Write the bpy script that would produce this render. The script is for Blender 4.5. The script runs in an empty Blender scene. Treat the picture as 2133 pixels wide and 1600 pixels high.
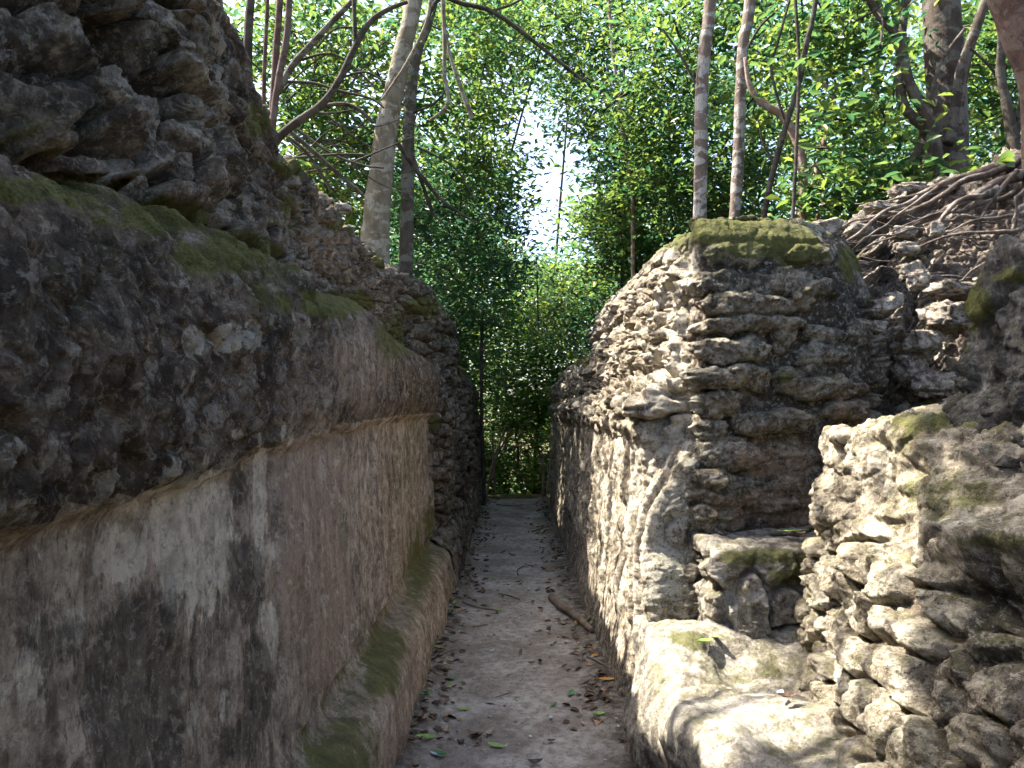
import bpy, math, random
import numpy as np
from mathutils import Vector

# ------------------------------------------------------------------ camera, world, sun
SC = bpy.context.scene
COL = SC.collection
F = 1620.0; CX = 1066.5; CY = 800.0; PITCH = math.radians(1.84); H = 1.6
cam = bpy.data.cameras.new('camera'); camo = bpy.data.objects.new('camera', cam); COL.objects.link(camo)
cam.sensor_width = 36; cam.lens = F / 2133 * 36; cam.clip_start = 0.05; cam.clip_end = 2000
camo.location = (0, 0, H); camo.rotation_euler = (math.pi / 2 + PITCH, 0, 0)
SC.camera = camo
SUNV = Vector((-0.55, 0.20, 0.84)).normalized()
w = bpy.data.worlds.new('World'); SC.world = w; w.use_nodes = True
nt = w.node_tree; bg = nt.nodes['Background']
sky = nt.nodes.new('ShaderNodeTexSky'); sky.sky_type = 'NISHITA'; sky.sun_disc = False
sky.sun_elevation = math.asin(SUNV.z); sky.sun_rotation = math.atan2(SUNV.x, SUNV.y)
sky.air_density = 0.8; sky.dust_density = 3.5; sky.ozone_density = 1.2
nt.links.new(sky.outputs[0], bg.inputs[0]); bg.inputs[1].default_value = 0.125
sl = bpy.data.lights.new('sun', 'SUN'); sl.energy = 5.0; sl.angle = math.radians(0.55); sl.color = (1.0, 0.93, 0.82)
so = bpy.data.objects.new('sun', sl); COL.objects.link(so)
so.rotation_euler = SUNV.to_track_quat('Z', 'Y').to_euler(); so.location = (-6, 2, 12)
SC.view_settings.view_transform = 'Standard'; SC.view_settings.look = 'None'
SC.view_settings.exposure = 2.5; SC.view_settings.gamma = 1
SC.cycles.max_bounces = 8; SC.cycles.diffuse_bounces = 4; SC.cycles.transparent_max_bounces = 8
SC.cycles.use_adaptive_sampling = True; SC.cycles.adaptive_threshold = 0.02
try: SC.cycles.use_denoising = True
except Exception: pass

cp, sp = math.cos(PITCH), math.sin(PITCH)
def at(px, py, d):
    """world point seen at photograph pixel (px,py), d metres ahead"""
    a = (px - CX) / F; b = (CY - py) / F
    dy = cp - b * sp; dz = sp + b * cp
    k = d / dy
    return Vector((a * k, d, H + dz * k))
def proj(P):
    x = P[..., 0]; y = P[..., 1]; z = P[..., 2] - H
    fw = y * cp + z * sp; up = -y * sp + z * cp
    fw = np.maximum(fw, 0.05)
    return CX + F * x / fw, CY - F * up / fw

# ------------------------------------------------------------------ object helpers
def tag(o, label=None, cat=None, group=None, kind=None):
    if label: o['label'] = label
    if cat: o['category'] = cat
    if group: o['group'] = group
    if kind: o['kind'] = kind
    return o
def empty(name, loc=(0, 0, 0)):
    o = bpy.data.objects.new(name, None); COL.objects.link(o); o.location = loc
    o.empty_display_size = 0.1
    return o
def raw_mesh(name, V, faces_idx, nper, attrs=None, smooth=True):
    me = bpy.data.meshes.new(name)
    V = np.ascontiguousarray(V, dtype=np.float32).reshape(-1, 3)
    idx = np.ascontiguousarray(faces_idx, dtype=np.int32).reshape(-1)
    nf = len(idx) // nper
    me.vertices.add(len(V)); me.vertices.foreach_set('co', V.ravel())
    me.loops.add(len(idx)); me.loops.foreach_set('vertex_index', idx)
    me.polygons.add(nf); me.polygons.foreach_set('loop_start', np.arange(nf, dtype=np.int32) * nper)
    me.polygons.foreach_set('loop_total', np.full(nf, nper, dtype=np.int32))
    me.update(calc_edges=True)
    if smooth: me.polygons.foreach_set('use_smooth', np.ones(nf, dtype=bool))
    for k, a in (attrs or {}).items():
        at_ = me.attributes.new(k, 'FLOAT', 'POINT')
        at_.data.foreach_set('value', np.ascontiguousarray(a, dtype=np.float32).ravel())
    return me
def link(name, me, mat, parent=None):
    o = bpy.data.objects.new(name, me); COL.objects.link(o)
    if mat: me.materials.append(mat)
    if parent: o.parent = parent
    return o
def grid_idx(nu, nv):
    i = np.arange(nu * nv).reshape(nu, nv)
    return np.stack([i[:-1, :-1], i[1:, :-1], i[1:, 1:], i[:-1, 1:]], -1)
def grid_obj(name, P, attrs, mat, parent=None, flip=False, origin=(0, 0, 0)):
    nu, nv = P.shape[:2]
    idx = grid_idx(nu, nv)
    if flip: idx = idx[..., ::-1]
    me = raw_mesh(name, P - np.array(origin, dtype=np.float32), idx, 4, attrs)
    return link(name, me, mat, parent)

# ------------------------------------------------------------------ noise
_r = np.random.RandomState(7)
PERM = np.tile(_r.permutation(256), 3).astype(np.int32)
G3 = np.array([[1,1,0],[-1,1,0],[1,-1,0],[-1,-1,0],[1,0,1],[-1,0,1],[1,0,-1],[-1,0,-1],[0,1,1],[0,-1,1],[0,1,-1],[0,-1,-1]], dtype=np.float32)
def perlin(x, y, z, seed=0):
    x = np.asarray(x, np.float32) + seed * 17.31; y = np.asarray(y, np.float32) + seed * 5.77; z = np.asarray(z, np.float32) + seed * 9.13
    x, y, z = np.broadcast_arrays(x, y, z)
    xi = np.floor(x).astype(np.int32); yi = np.floor(y).astype(np.int32); zi = np.floor(z).astype(np.int32)
    xf = x - xi; yf = y - yi; zf = z - zi
    xi &= 255; yi &= 255; zi &= 255
    u = xf ** 3 * (xf * (xf * 6 - 15) + 10); v = yf ** 3 * (yf * (yf * 6 - 15) + 10); w_ = zf ** 3 * (zf * (zf * 6 - 15) + 10)
    def g(a, b, c):
        h = PERM[PERM[PERM[xi + a] + yi + b] + zi + c] % 12
        q = G3[h]
        return q[..., 0] * (xf - a) + q[..., 1] * (yf - b) + q[..., 2] * (zf - c)
    def l(a, b, t): return a + (b - a) * t
    return l(l(l(g(0,0,0), g(1,0,0), u), l(g(0,1,0), g(1,1,0), u), v), l(l(g(0,0,1), g(1,0,1), u), l(g(0,1,1), g(1,1,1), u), v), w_)
def fbm(x, y, z, oct=4, seed=0, gain=0.5):
    s = 0; a = 1.0; f = 1.0; n = 0
    for i in range(oct):
        s = s + a * perlin(x * f, y * f, z * f, seed + i * 3); n += a; a *= gain; f *= 2.03
    return s / n
def ss(a, b, x):
    t = np.clip((x - a) / (b - a), 0, 1); return t * t * (3 - 2 * t)
def hash2(i, j, seed, k):
    h = (i.astype(np.int64) * 374761393 + j.astype(np.int64) * 668265263 + seed * 974711 + k * 3266489917) & 0xffffffff
    h = ((h ^ (h >> 13)) * 1274126177) & 0xffffffff
    h = ((h ^ (h >> 16)) * 2246822519) & 0xffffffff
    return ((h ^ (h >> 15)) & 0xffffff).astype(np.float32) / 16777216.0
def voronoi(u, v, seed=0, jit=0.9):
    iu = np.floor(u).astype(np.int32); iv = np.floor(v).astype(np.int32)
    f1 = np.full(u.shape, 9.0, np.float32); f2 = f1.copy()
    ci = np.zeros(u.shape, np.int32); cj = ci.copy(); dx = np.zeros(u.shape, np.float32); dy = dx.copy()
    for a in (-1, 0, 1):
        for b in (-1, 0, 1):
            i = iu + a; j = iv + b
            px = i + 0.5 + (hash2(i, j, seed, 1) - 0.5) * jit + 0.5 * (j & 1) * 0
            py = j + 0.5 + (hash2(i, j, seed, 2) - 0.5) * jit
            ddx = u - px; ddy = v - py
            d = np.sqrt(ddx * ddx + ddy * ddy)
            m = d < f1
            f2 = np.where(m, f1, np.minimum(f2, d)); f1 = np.where(m, d, f1)
            ci = np.where(m, i, ci); cj = np.where(m, j, cj); dx = np.where(m, ddx, dx); dy = np.where(m, ddy, dy)
    return f1, f2, ci, cj, dx, dy
def rubble(u, v, cu, cv, seed, warp=0.25, edge=(0.03, 0.32), tilt=0.6, jit=0.9):
    """packed rough stones: height 0..~1, per-stone tone 0..1, stone mask"""
    z0 = np.zeros_like(u)
    wu = fbm(u / cu * 0.9, v / cv * 0.9, z0, 3, seed) * warp * 2; wv = fbm(u / cu * 0.9, v / cv * 0.9, z0 + 5.2, 3, seed + 1) * warp * 2
    f1, f2, ci, cj, dx, dy = voronoi(u / cu + wu, v / cv + wv, seed, jit)
    e = f2 - f1
    m = ss(edge[0], edge[1], e)
    ra = hash2(ci, cj, seed, 5); rb = hash2(ci, cj, seed, 6); rc = hash2(ci, cj, seed, 7); tone = hash2(ci, cj, seed, 8)
    h = m * (0.45 + 0.55 * ra + tilt * ((rb - 0.5) * dx + (rc - 0.55) * dy)) * (1 - 0.25 * f1 * f1)
    return h, tone, m

def billow(x, y, z, oct=4, seed=0, gain=.55):
    s = 0; a = 1.0; f = 1.0; n = 0
    for i in range(oct):
        s = s + a * (np.abs(perlin(x * f, y * f, z * f, seed + i * 5)) * 2.6 - .5); n += a; a *= gain; f *= 2.1
    return s / n
def facet(u, v, c, seed):
    # broken faces: each cell is a small tilted plane
    w1 = fbm(u / c, v / c, u * 0, 2, seed + 3) * .5
    f1, f2, ci, cj, dx, dy = voronoi(u / c + w1, v / c * 1.25 - w1, seed)
    return (hash2(ci, cj, seed, 11) - .5) * .7 + 1.5 * (hash2(ci, cj, seed, 12) - .5) * dx + 1.5 * (hash2(ci, cj, seed, 13) - .5) * dy
# ------------------------------------------------------------------ loft
def loft(stations, ustep=0.0035, vstep=0.006, umin=0.004, umax=0.06, blur=3):
    S = np.array(stations, dtype=np.float64)            # (S,K,3)
    ns, K = S.shape[:2]
    mid = S[:, :max(2, K - 3)].mean(axis=1)
    seg = np.linalg.norm(np.diff(mid, axis=0), axis=1); cum = np.concatenate([[0], np.cumsum(np.maximum(seg, 1e-4))])
    us = [0.0]
    while us[-1] < cum[-1]:
        p = np.array([np.interp(us[-1], cum, mid[:, c]) for c in range(3)])
        dist = np.linalg.norm(p - np.array([0, 0, H]))
        us.append(us[-1] + min(umax, max(umin, ustep * dist)))
    us[-1] = cum[-1]; us = np.array(us)
    # catmull-rom along stations
    idx = np.clip(np.searchsorted(cum, us, side='right') - 1, 0, ns - 2)
    t = ((us - cum[idx]) / (cum[idx + 1] - cum[idx]))[:, None, None]
    p0 = S[np.maximum(idx - 1, 0)]; p1 = S[idx]; p2 = S[idx + 1]; p3 = S[np.minimum(idx + 2, ns - 1)]
    h1 = (cum[idx + 1] - cum[idx])[:, None, None]
    h0 = np.maximum((cum[idx] - cum[np.maximum(idx - 1, 0)]), 1e-3)[:, None, None]
    h2 = np.maximum((cum[np.minimum(idx + 2, ns - 1)] - cum[idx + 1]), 1e-3)[:, None, None]
    d0 = (p1 - p0) / h0; d1 = (p2 - p1) / h1; d2 = (p3 - p2) / h2
    d0 = np.where(idx[:, None, None] == 0, d1, d0); d2 = np.where((idx + 2 > ns - 1)[:, None, None], d1, d2)
    m1 = np.where(d0 * d1 > 0, 2 * d0 * d1 / (d0 + d1 + 1e-12 * np.sign(d0 + d1 + 1e-20)), 0) * h1
    m2 = np.where(d1 * d2 > 0, 2 * d1 * d2 / (d1 + d2 + 1e-12 * np.sign(d1 + d2 + 1e-20)), 0) * h1
    C = (2*t**3-3*t**2+1)*p1 + (t**3-2*t**2+t)*m1 + (-2*t**3+3*t**2)*p2 + (t**3-t**2)*m2   # (nu,K,3)
    lens = np.linalg.norm(np.diff(S, axis=1), axis=2).mean(axis=0)
    rows = []; marks = [0]; vv = []; acc = 0
    for k in range(K - 1):
        n = max(2, int(math.ceil(lens[k] / vstep)))
        if lens[k] > 1.2: n = max(2, n // 4)
        tt = np.arange(n) / n
        rows.append(C[:, k:k+1] * (1 - tt)[None, :, None] + C[:, k+1:k+2] * tt[None, :, None])
        vv.append(acc + tt * lens[k]); acc += lens[k]; marks.append(marks[-1] + n)
    rows.append(C[:, -1:]); vv.append(np.array([acc]))
    P = np.concatenate(rows, axis=1).astype(np.float32); v = np.concatenate(vv).astype(np.float32)
    for _ in range(blur * 4):
        Q = P.copy(); Q[:, 1:-1] = (P[:, :-2] + 2 * P[:, 1:-1] + P[:, 2:]) / 4; P = Q
    U, V = np.meshgrid(us.astype(np.float32), v, indexing='ij')
    return P, U, V, marks, us
def normals(P, flip=False):
    du = np.gradient(P, axis=0); dv = np.gradient(P, axis=1)
    n = np.cross(du, dv); n /= np.maximum(np.linalg.norm(n, axis=2, keepdims=True), 1e-9)
    return -n if flip else n
def patch(P, spots, wob=0.35, seed=3, fr=5.0):
    """soft, ragged-edged patches given at photograph places (cx,cy,rx,ry[,strength])"""
    px, py = proj(P)
    n = fbm(P[..., 0] * fr, P[..., 1] * fr, P[..., 2] * fr * 0.6, 4, seed)
    out = np.zeros(px.shape, np.float32)
    for s in spots:
        cx, cy, rx, ry = s[:4]; k = s[4] if len(s) > 4 else 1.0
        r = np.sqrt(((px - cx) / rx) ** 2 + ((py - cy) / ry) ** 2) + n * wob * 2.4
        out = np.maximum(out, k * (1 - ss(0.30, 1.35, r)))
    return out

# ------------------------------------------------------------------ node helpers
class NT:
    def __init__(s, name):
        s.m = bpy.data.materials.new(name); s.m.use_nodes = True; s.t = s.m.node_tree; s.t.nodes.clear()
        s.out = s.n('ShaderNodeOutputMaterial'); s.tc = s.n('ShaderNodeTexCoord')
    def n(s, ty, **kw):
        o = s.t.nodes.new(ty)
        for k, v in kw.items(): setattr(o, k, v)
        return o
    def set(s, sock, v):
        if hasattr(v, 'is_output'): s.t.links.new(v, sock)
        elif isinstance(v, (tuple, list)) and len(v) == 3 and sock.type == 'RGBA': sock.default_value = (*v, 1)
        else: sock.default_value = v
    def coord(s, scale=(1, 1, 1), src='Object', rot=(0, 0, 0)):
        mp = s.n('ShaderNodeMapping'); s.t.links.new(s.tc.outputs[src], mp.inputs[0]); mp.inputs['Scale'].default_value = scale
        mp.inputs['Rotation'].default_value = rot
        return mp.outputs[0]
    def noise(s, scale, vec=None, detail=5, rough=0.6, dist=0.0):
        o = s.n('ShaderNodeTexNoise'); o.inputs['Scale'].default_value = scale; o.inputs['Detail'].default_value = detail
        o.inputs['Roughness'].default_value = rough; o.inputs['Distortion'].default_value = dist
        s.set(o.inputs['Vector'], vec if vec is not None else s.coord())
        return o.outputs['Fac']
    def vor(s, scale, vec=None, feature='F1'):
        o = s.n('ShaderNodeTexVoronoi'); o.feature = feature; o.inputs['Scale'].default_value = scale
        s.set(o.inputs['Vector'], vec if vec is not None else s.coord()); return o
    def attr(s, name):
        o = s.n('ShaderNodeAttribute'); o.attribute_name = name; return o.outputs['Fac']
    def math(s, op, a, b=0.0, clamp=False):
        o = s.n('ShaderNodeMath'); o.operation = op; o.use_clamp = clamp; s.set(o.inputs[0], a); s.set(o.inputs[1], b); return o.outputs[0]
    def ramp(s, f, a, b, lo=0.0, hi=1.0):
        o = s.n('ShaderNodeMapRange'); o.interpolation_type = 'SMOOTHSTEP'
        s.set(o.inputs['Value'], f)
        o.inputs['From Min'].default_value = a; o.inputs['From Max'].default_value = b
        o.inputs['To Min'].default_value = lo; o.inputs['To Max'].default_value = hi; return o.outputs[0]
    def mix(s, f, a, b, mode='MIX'):
        o = s.n('ShaderNodeMix'); o.data_type = 'RGBA'; o.blend_type = mode
        s.set(o.inputs['Factor'], f); s.set(o.inputs[6], a); s.set(o.inputs[7], b); return o.outputs[2]
    def bump(s, h, strength, dist, prev=None):
        o = s.n('ShaderNodeBump'); o.inputs['Strength'].default_value = strength; o.inputs['Distance'].default_value = dist
        s.set(o.inputs['Height'], h)
        if prev is not None: s.t.links.new(prev, o.inputs['Normal'])
        return o.outputs[0]
    def surf(s, col, rough=0.9, normal=None, spec=0.2):
        b = s.n('ShaderNodeBsdfPrincipled'); s.set(b.inputs['Base Color'], col); s.set(b.inputs['Roughness'], rough)
        b.inputs['Specular IOR Level'].default_value = spec
        if normal is not None: s.t.links.new(normal, b.inputs['Normal'])
        s.t.links.new(b.outputs[0], s.out.inputs[0]); return s.m

def masonry(name, dark, light, mortar_gap, pale=(0.42, 0.40, 0.35), red=(0.165, 0.112, 0.075), streak=0.4, bump=1.0, mossup=0.5, speck=0.5, pink=(0.34,0.255,0.19), fine=1.0, blkf=.8, crack=.6):
    m = NT(name)
    a = m.noise(3.1, detail=8, rough=0.65); b = m.noise(14, detail=8, rough=0.7); c = m.noise(75, detail=6, rough=0.75)
    f = m.math('ADD', m.math('MULTIPLY', a, 0.5), m.math('MULTIPLY', b, 0.5))
    f = m.ramp(f, 0.41, 0.59)
    col = m.mix(f, dark, light)
    col = m.mix(m.ramp(m.attr('tone'), 0.0, 1.0, 0.0, 0.55), col, m.mix(m.ramp(b, .4, .62), (0.10, 0.085, 0.07), pale))
    col = m.mix(m.ramp(m.attr('stone'), 0.1, 0.7, 0.85, 0.0), col, mortar_gap)
    def crisp(att, n_, w=.05, amp=1.5):
        v_ = m.math('ADD', m.attr(att), m.math('MULTIPLY', m.math('SUBTRACT', n_, .5), amp))
        return m.math('MULTIPLY', m.ramp(v_, .5 - w, .5 + w), m.ramp(m.attr(att), .02, .12))
    en = m.noise(11, m.coord((1, 1, .5)), detail=9, rough=.74, dist=.7)
    en2 = m.noise(17, m.coord((1, 1, .6)), detail=9, rough=.74, dist=.5)
    # rain streaks running down
    s1 = m.noise(1.0, m.coord((13, 13, 1.5)), detail=9, rough=0.7, dist=0.3)
    s3 = m.noise(1.0, m.coord((70, 70, 16)), detail=4, rough=0.6)
    s2 = m.noise(1.0, m.coord((26, 26, 5.0)), detail=9, rough=0.72)
    col = m.mix(m.math('MULTIPLY', m.ramp(s1, 0.52, 0.60), streak), col, (0.030, 0.025, 0.021))
    col = m.mix(m.math('MULTIPLY', m.ramp(s2, 0.57, 0.64), streak * 0.8), col, pale)
    col = m.mix(m.math('MULTIPLY', m.ramp(s3, .60, .66), min(1, streak * 1.6)), col, (0.035, 0.027, 0.02))
    # pinkish plaster skin, red earth, pale lichen / fresh breaks / painted sunlight, dark growth / shade
    col = m.mix(crisp('pink', en2, .25, 1.2), col, m.mix(m.ramp(s1, .35, .7), pink, tuple(x * 0.6 for x in pink)))
    col = m.mix(m.math('MULTIPLY', crisp('red', en2, .2, 1.2), .75), col, m.mix(f, red, tuple(min(1, x * 1.9) for x in red)))
    lic = m.noise(7, detail=9, rough=0.72, dist=0.6)
    col = m.mix(m.math('MULTIPLY', m.ramp(lic, 0.56, 0.59), speck), col, pale)
    col = m.mix(m.math('MULTIPLY', crisp('pale', en, .09, 2.2), .85), col, m.mix(m.ramp(b, .4, .6), tuple(x * .62 for x in pale), pale))
    dk = m.noise(5.3, m.coord((1, 1, 0.55)), detail=9, rough=0.75, dist=0.8)
    col = m.mix(m.math('MULTIPLY', crisp('dark', m.noise(6.5, m.coord((1, 1, .38)), detail=10, rough=.8, dist=.5), .16, 2.6), .68), col, (0.030, 0.027, 0.022))
    blk = m.noise(22, detail=8, rough=0.75)
    col = m.mix(m.ramp(blk, 0.55, 0.62, 0, blkf), col, (0.035, 0.028, 0.022))
    mid = m.noise(38, detail=7, rough=0.75, dist=.4)
    col = m.mix(m.ramp(mid, .54, .60, 0, .5 * fine), col, pale); col = m.mix(m.ramp(mid, .44, .38, 0, .75 * fine), col, (0.03, 0.024, 0.019))
    wv = m.n('ShaderNodeVectorMath'); wv.operation = 'ADD'; nv = m.n('ShaderNodeTexNoise'); nv.inputs['Scale'].default_value = 6; nv.inputs['Detail'].default_value = 5; m.set(nv.inputs['Vector'], m.coord())
    sc_ = m.n('ShaderNodeVectorMath'); sc_.operation = 'SCALE'; sc_.inputs['Scale'].default_value = .35; m.t.links.new(nv.outputs['Color'], sc_.inputs[0]); m.set(wv.inputs[0], m.coord()); m.t.links.new(sc_.outputs[0], wv.inputs[1])
    crk = m.vor(5.5, wv.outputs[0], 'DISTANCE_TO_EDGE').outputs['Distance']
    ck = m.math('MULTIPLY', m.ramp(crk, .028, .004), m.ramp(a, .46, .56))
    col = m.mix(m.math('MULTIPLY', ck, crack), col, (0.02, 0.016, 0.013))
    col = m.mix(m.ramp(c, 0.60, 0.70, 0, 0.55 * fine), col, pale)
    col = m.mix(m.ramp(c, 0.40, 0.30, 0, 0.6 * fine), col, (0.03, 0.025, 0.02))  # darker where the bump dips, an occlusion-like shade put into the colour
    # moss: painted cushions plus a film on upward faces
    g = m.n('ShaderNodeNewGeometry'); sx = m.n('ShaderNodeSeparateXYZ'); m.t.links.new(g.outputs['Normal'], sx.inputs[0])
    upf = m.ramp(sx.outputs[2], 0.25, 0.85)
    mn = m.noise(9, detail=8, rough=0.7)
    film = m.math('MULTIPLY', m.math('MULTIPLY', upf, m.ramp(mn, 0.42, 0.62)), mossup)
    fine_g = m.noise(180, detail=3)
    gcol = m.mix(m.ramp(mn, .35, .65), m.mix(m.ramp(fine_g, .35, .65), (0.040, 0.044, 0.014), (0.078, 0.082, 0.022)), m.mix(m.ramp(fine_g, .35, .65), (0.070, 0.078, 0.016), (0.135, 0.13, 0.028)))
    mm = m.math('MULTIPLY', crisp('moss', m.noise(19, detail=10, rough=.78), .24, 2.2), .86)
    mm = m.math('MAXIMUM', mm, film)
    col = m.mix(mm, col, gcol)
    h1 = m.bump(m.noise(28, detail=8, rough=0.72), 1.0 * bump, 0.028)
    h2 = m.bump(c, 0.9 * bump, 0.012, h1)
    pit = m.vor(85).outputs['Distance']
    h3 = m.bump(m.ramp(pit, 0.0, 0.4), 0.45 * bump, 0.007, h2)
    h3 = m.bump(m.ramp(s3, .58, .66), -.8 * bump, .008, h3); h3 = m.bump(ck, -1.0, 0.012, h3); h3 = m.bump(m.noise(240, detail=4, rough=.8), .5 * bump, .004, h3)
    return m.surf(col, 0.93, h3, 0.15)

M_left = masonry('left_masonry', (0.0409, 0.0285, 0.0211), (0.1550, 0.1178, 0.0868), (0.0260, 0.0180, 0.0136), pale=(0.46, 0.42, 0.34), streak=0.35, mossup=0.45, speck=0.35, fine=.6, blkf=.6, crack=.5)  # third colour blackens the gaps between stones, painting in their shade
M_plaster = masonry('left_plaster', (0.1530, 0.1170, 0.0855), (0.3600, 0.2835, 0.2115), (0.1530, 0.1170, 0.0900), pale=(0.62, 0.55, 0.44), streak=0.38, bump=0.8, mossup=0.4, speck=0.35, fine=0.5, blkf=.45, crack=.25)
M_right = masonry('right_masonry', (0.14, 0.11, 0.075), (0.37, 0.305, 0.215), (0.15, 0.115, 0.085), pale=(0.60, 0.54, 0.43), streak=0.25, mossup=0.3, speck=0.6, blkf=.4, crack=.5)  # tones raised so the sunlit faces look brighter
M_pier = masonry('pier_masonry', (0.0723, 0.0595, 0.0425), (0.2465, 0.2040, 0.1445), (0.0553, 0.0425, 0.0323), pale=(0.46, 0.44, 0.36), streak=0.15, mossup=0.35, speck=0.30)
M_boulder = masonry('boulder_stone', (0.060, 0.058, 0.052), (0.145, 0.138, 0.122), (0.07, 0.065, 0.058), pale=(0.34, 0.34, 0.30), streak=0.1, mossup=0.2, speck=0.25, fine=.45, blkf=.5, crack=.3)
M_bank = masonry('bank_rubble', (0.12, 0.09, 0.07), (0.36, 0.31, 0.25), (0.13, 0.10, 0.085), pale=(0.5, 0.46, 0.38), streak=0.0, mossup=0.15, speck=0.3)

def attrs_of(P, tone, stone, moss=0, pale=0, pink=0, red=0, dark=0):
    z = np.zeros(P.shape[:2], np.float32)
    return {'tone': tone + z, 'stone': stone + z, 'moss': moss + z, 'pale': pale + z, 'pink': pink + z, 'red': red + z, 'dark': dark + z}
def cut(P, A, u0, u1, v0, v1):
    return P[u0:u1 + 1, v0:v1 + 1], {k: a[u0:u1 + 1, v0:v1 + 1] for k, a in A.items()}
def emit(name, P, A, u0, u1, v0, v1, mat, parent, flip):
    p, a = cut(P, A, u0, u1, v0, v1)
    return grid_obj(name, p, a, mat, parent, flip, tuple(parent.location) if parent else (0, 0, 0))
def ridged(x): return 1 - np.abs(x) * 2

# ------------------------------------------------------------------ terrain height
def terrain(x, y):
    x = np.asarray(x, float); y = np.asarray(y, float)
    n = np.asarray(fbm(x * 0.15, y * 0.15, x * 0, 3, 11), float)
    yl = 1 - ss(10.5, 17, y)
    yr = 1 - ss(9, 16, y)
    left = (2.75 + 0.15 * n + 0.5 * (1 - ss(2.5, 4.2, y))) * yl
    right = (2.50 + 0.15 * n + 0.55 * ss(2.0, 4.5, x) * (1 - ss(5.5, 9, y))) * yr
    side = np.where(x < 0, left * ss(1.15, 1.75, -x), right * ss(1.25, 1.9, x))
    far = -1.8 * ss(14.0, 24, y) + 0.35 * n * ss(12, 20, y)
    hill = 2.0 * ss(25, 80, np.hypot(x, y))
    return side - 0.25 * (1 - ss(13, 14.5, y)) + far + hill

# ------------------------------------------------------------------ LEFT WALL
def left_station(d):
    zt = np.interp(d, [0.8, 1.5, 1.78, 2.4, 2.8, 2.95, 4.2, 4.6, 6.6, 7.1], [1.93, 1.97, 2.0, 2.07, 2.07, 2.02, 2.14, 2.08, 2.04, 2.04])
    zb = np.interp(d, [0.8, 1.21, 2.2, 2.8, 4.2, 7.1], [1.40, 1.425, 1.465, 1.505, 1.54, 1.56])
    ztop = np.interp(d, [0.8, 2.0, 3.05, 3.3, 3.6, 4.6, 6, 7.1], [2.95, 3.1, 3.55, 3.4, 2.93, 2.92, 2.90, 2.86])
    xt = np.interp(d, [0.8, 3.2, 3.7, 7.1], [1.36, 1.28, 1.14, 1.10])
    p = [(.49, -.1), (.50, .1), (.53, .32), (.58, .39), (.70, .43), (.73, .50), (.765, 1.0), (.79, zb - .03), (.735, zb + .02), (.70, zb + .12), (.71, zt - .18), (.76, zt - .05), (.86, zt + .02),
         (.99, zt + .04), (1.03, zt + .14), (xt * .96, (zt + ztop) / 2 + .05), (xt, ztop - .12), (xt + .08, ztop - .02), (xt + .35, ztop + .03), (xt + 1.6, ztop - .1)]
    return [(-x, d, z) for x, z in p]
P, U, V, mk, us = loft([left_station(d) for d in (0.75, 1.2, 1.6, 2.0, 2.4, 2.8, 3.0, 3.2, 3.4, 3.7, 4.2, 4.8, 5.6, 6.4, 7.3)], 0.0034, 0.0062)
N = normals(P); N *= np.sign((N[..., 0:1]).mean())
X, Y, Z = P[..., 0], P[..., 1], P[..., 2]
Z0 = np.zeros_like(U)
def band(a, b, soft=6):
    i = np.arange(P.shape[1])[None, :]
    return (ss(mk[a] - soft, mk[a] + soft, i) * (1 - ss(mk[b] - soft, mk[b] + soft, i))) + Z0
b_pl = band(0, 5, 4) ; b_face = band(5, 8, 4); b_mould = band(8, 13, 6); b_up = band(13, 19, 8)
b_pl[:, :10] = 1
big = fbm(X * 1.2, Y * 1.2, Z * 1.2, 4, 2)
# plaster: soft vertical flutes, flaked layers
fl = ridged(fbm(Y * 3.6, Z * 0.45, Z0, 3, 5))
flake = ss(0.02, 0.10, fbm(Y * 2.1, Z * 1.1, Z0 + 3, 5, 9))
face = 0.022 * fl + 0.014 * flake + 0.035 * big + 0.006 * fbm(Y * 22, Z * 9, Z0, 3, 13)
jn = .07 * fbm(Z * 2.2, Z0, Z0 + 4, 4, 14)
face = face - .022 * (ss(2.155, 2.175, Y + jn) - ss(2.50, 2.54, Y + 1.6 * jn)) - .012 * (ss(1.62, 1.64, Y + 2 * jn) - ss(1.80, 1.9, Y - jn)) * ss(1.2, 1.0, Z) + .010 * billow(Y * 5, Z * 1.4, Z0, 4, 15)
# moulding: stones under weathered plaster
hm, tm, mm_ = rubble(Y, Z, 0.15, 0.22, 21, 0.45, (0.0, 0.22), .8)
nearf = 1 - ss(2.7, 3.1, Y)
mould = (0.032 * hm + .022 * billow(Y * 9, Z * 5, X * 5, 4, 24) + .012 * facet(Y, Z, .06, 25) + 0.018 * ridged(fbm(Y * 7, Z * 2.2, Z0, 3, 31)) + 0.02 * fbm(Y * 12, Z * 12, Z0, 4, 33)) * (0.35 + 0.75 * nearf) + 0.025 * big
mould += 0.012 * (1 - nearf) * ridged(fbm(Y * 5, Z * 0.7, Z0, 3, 5))
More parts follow.
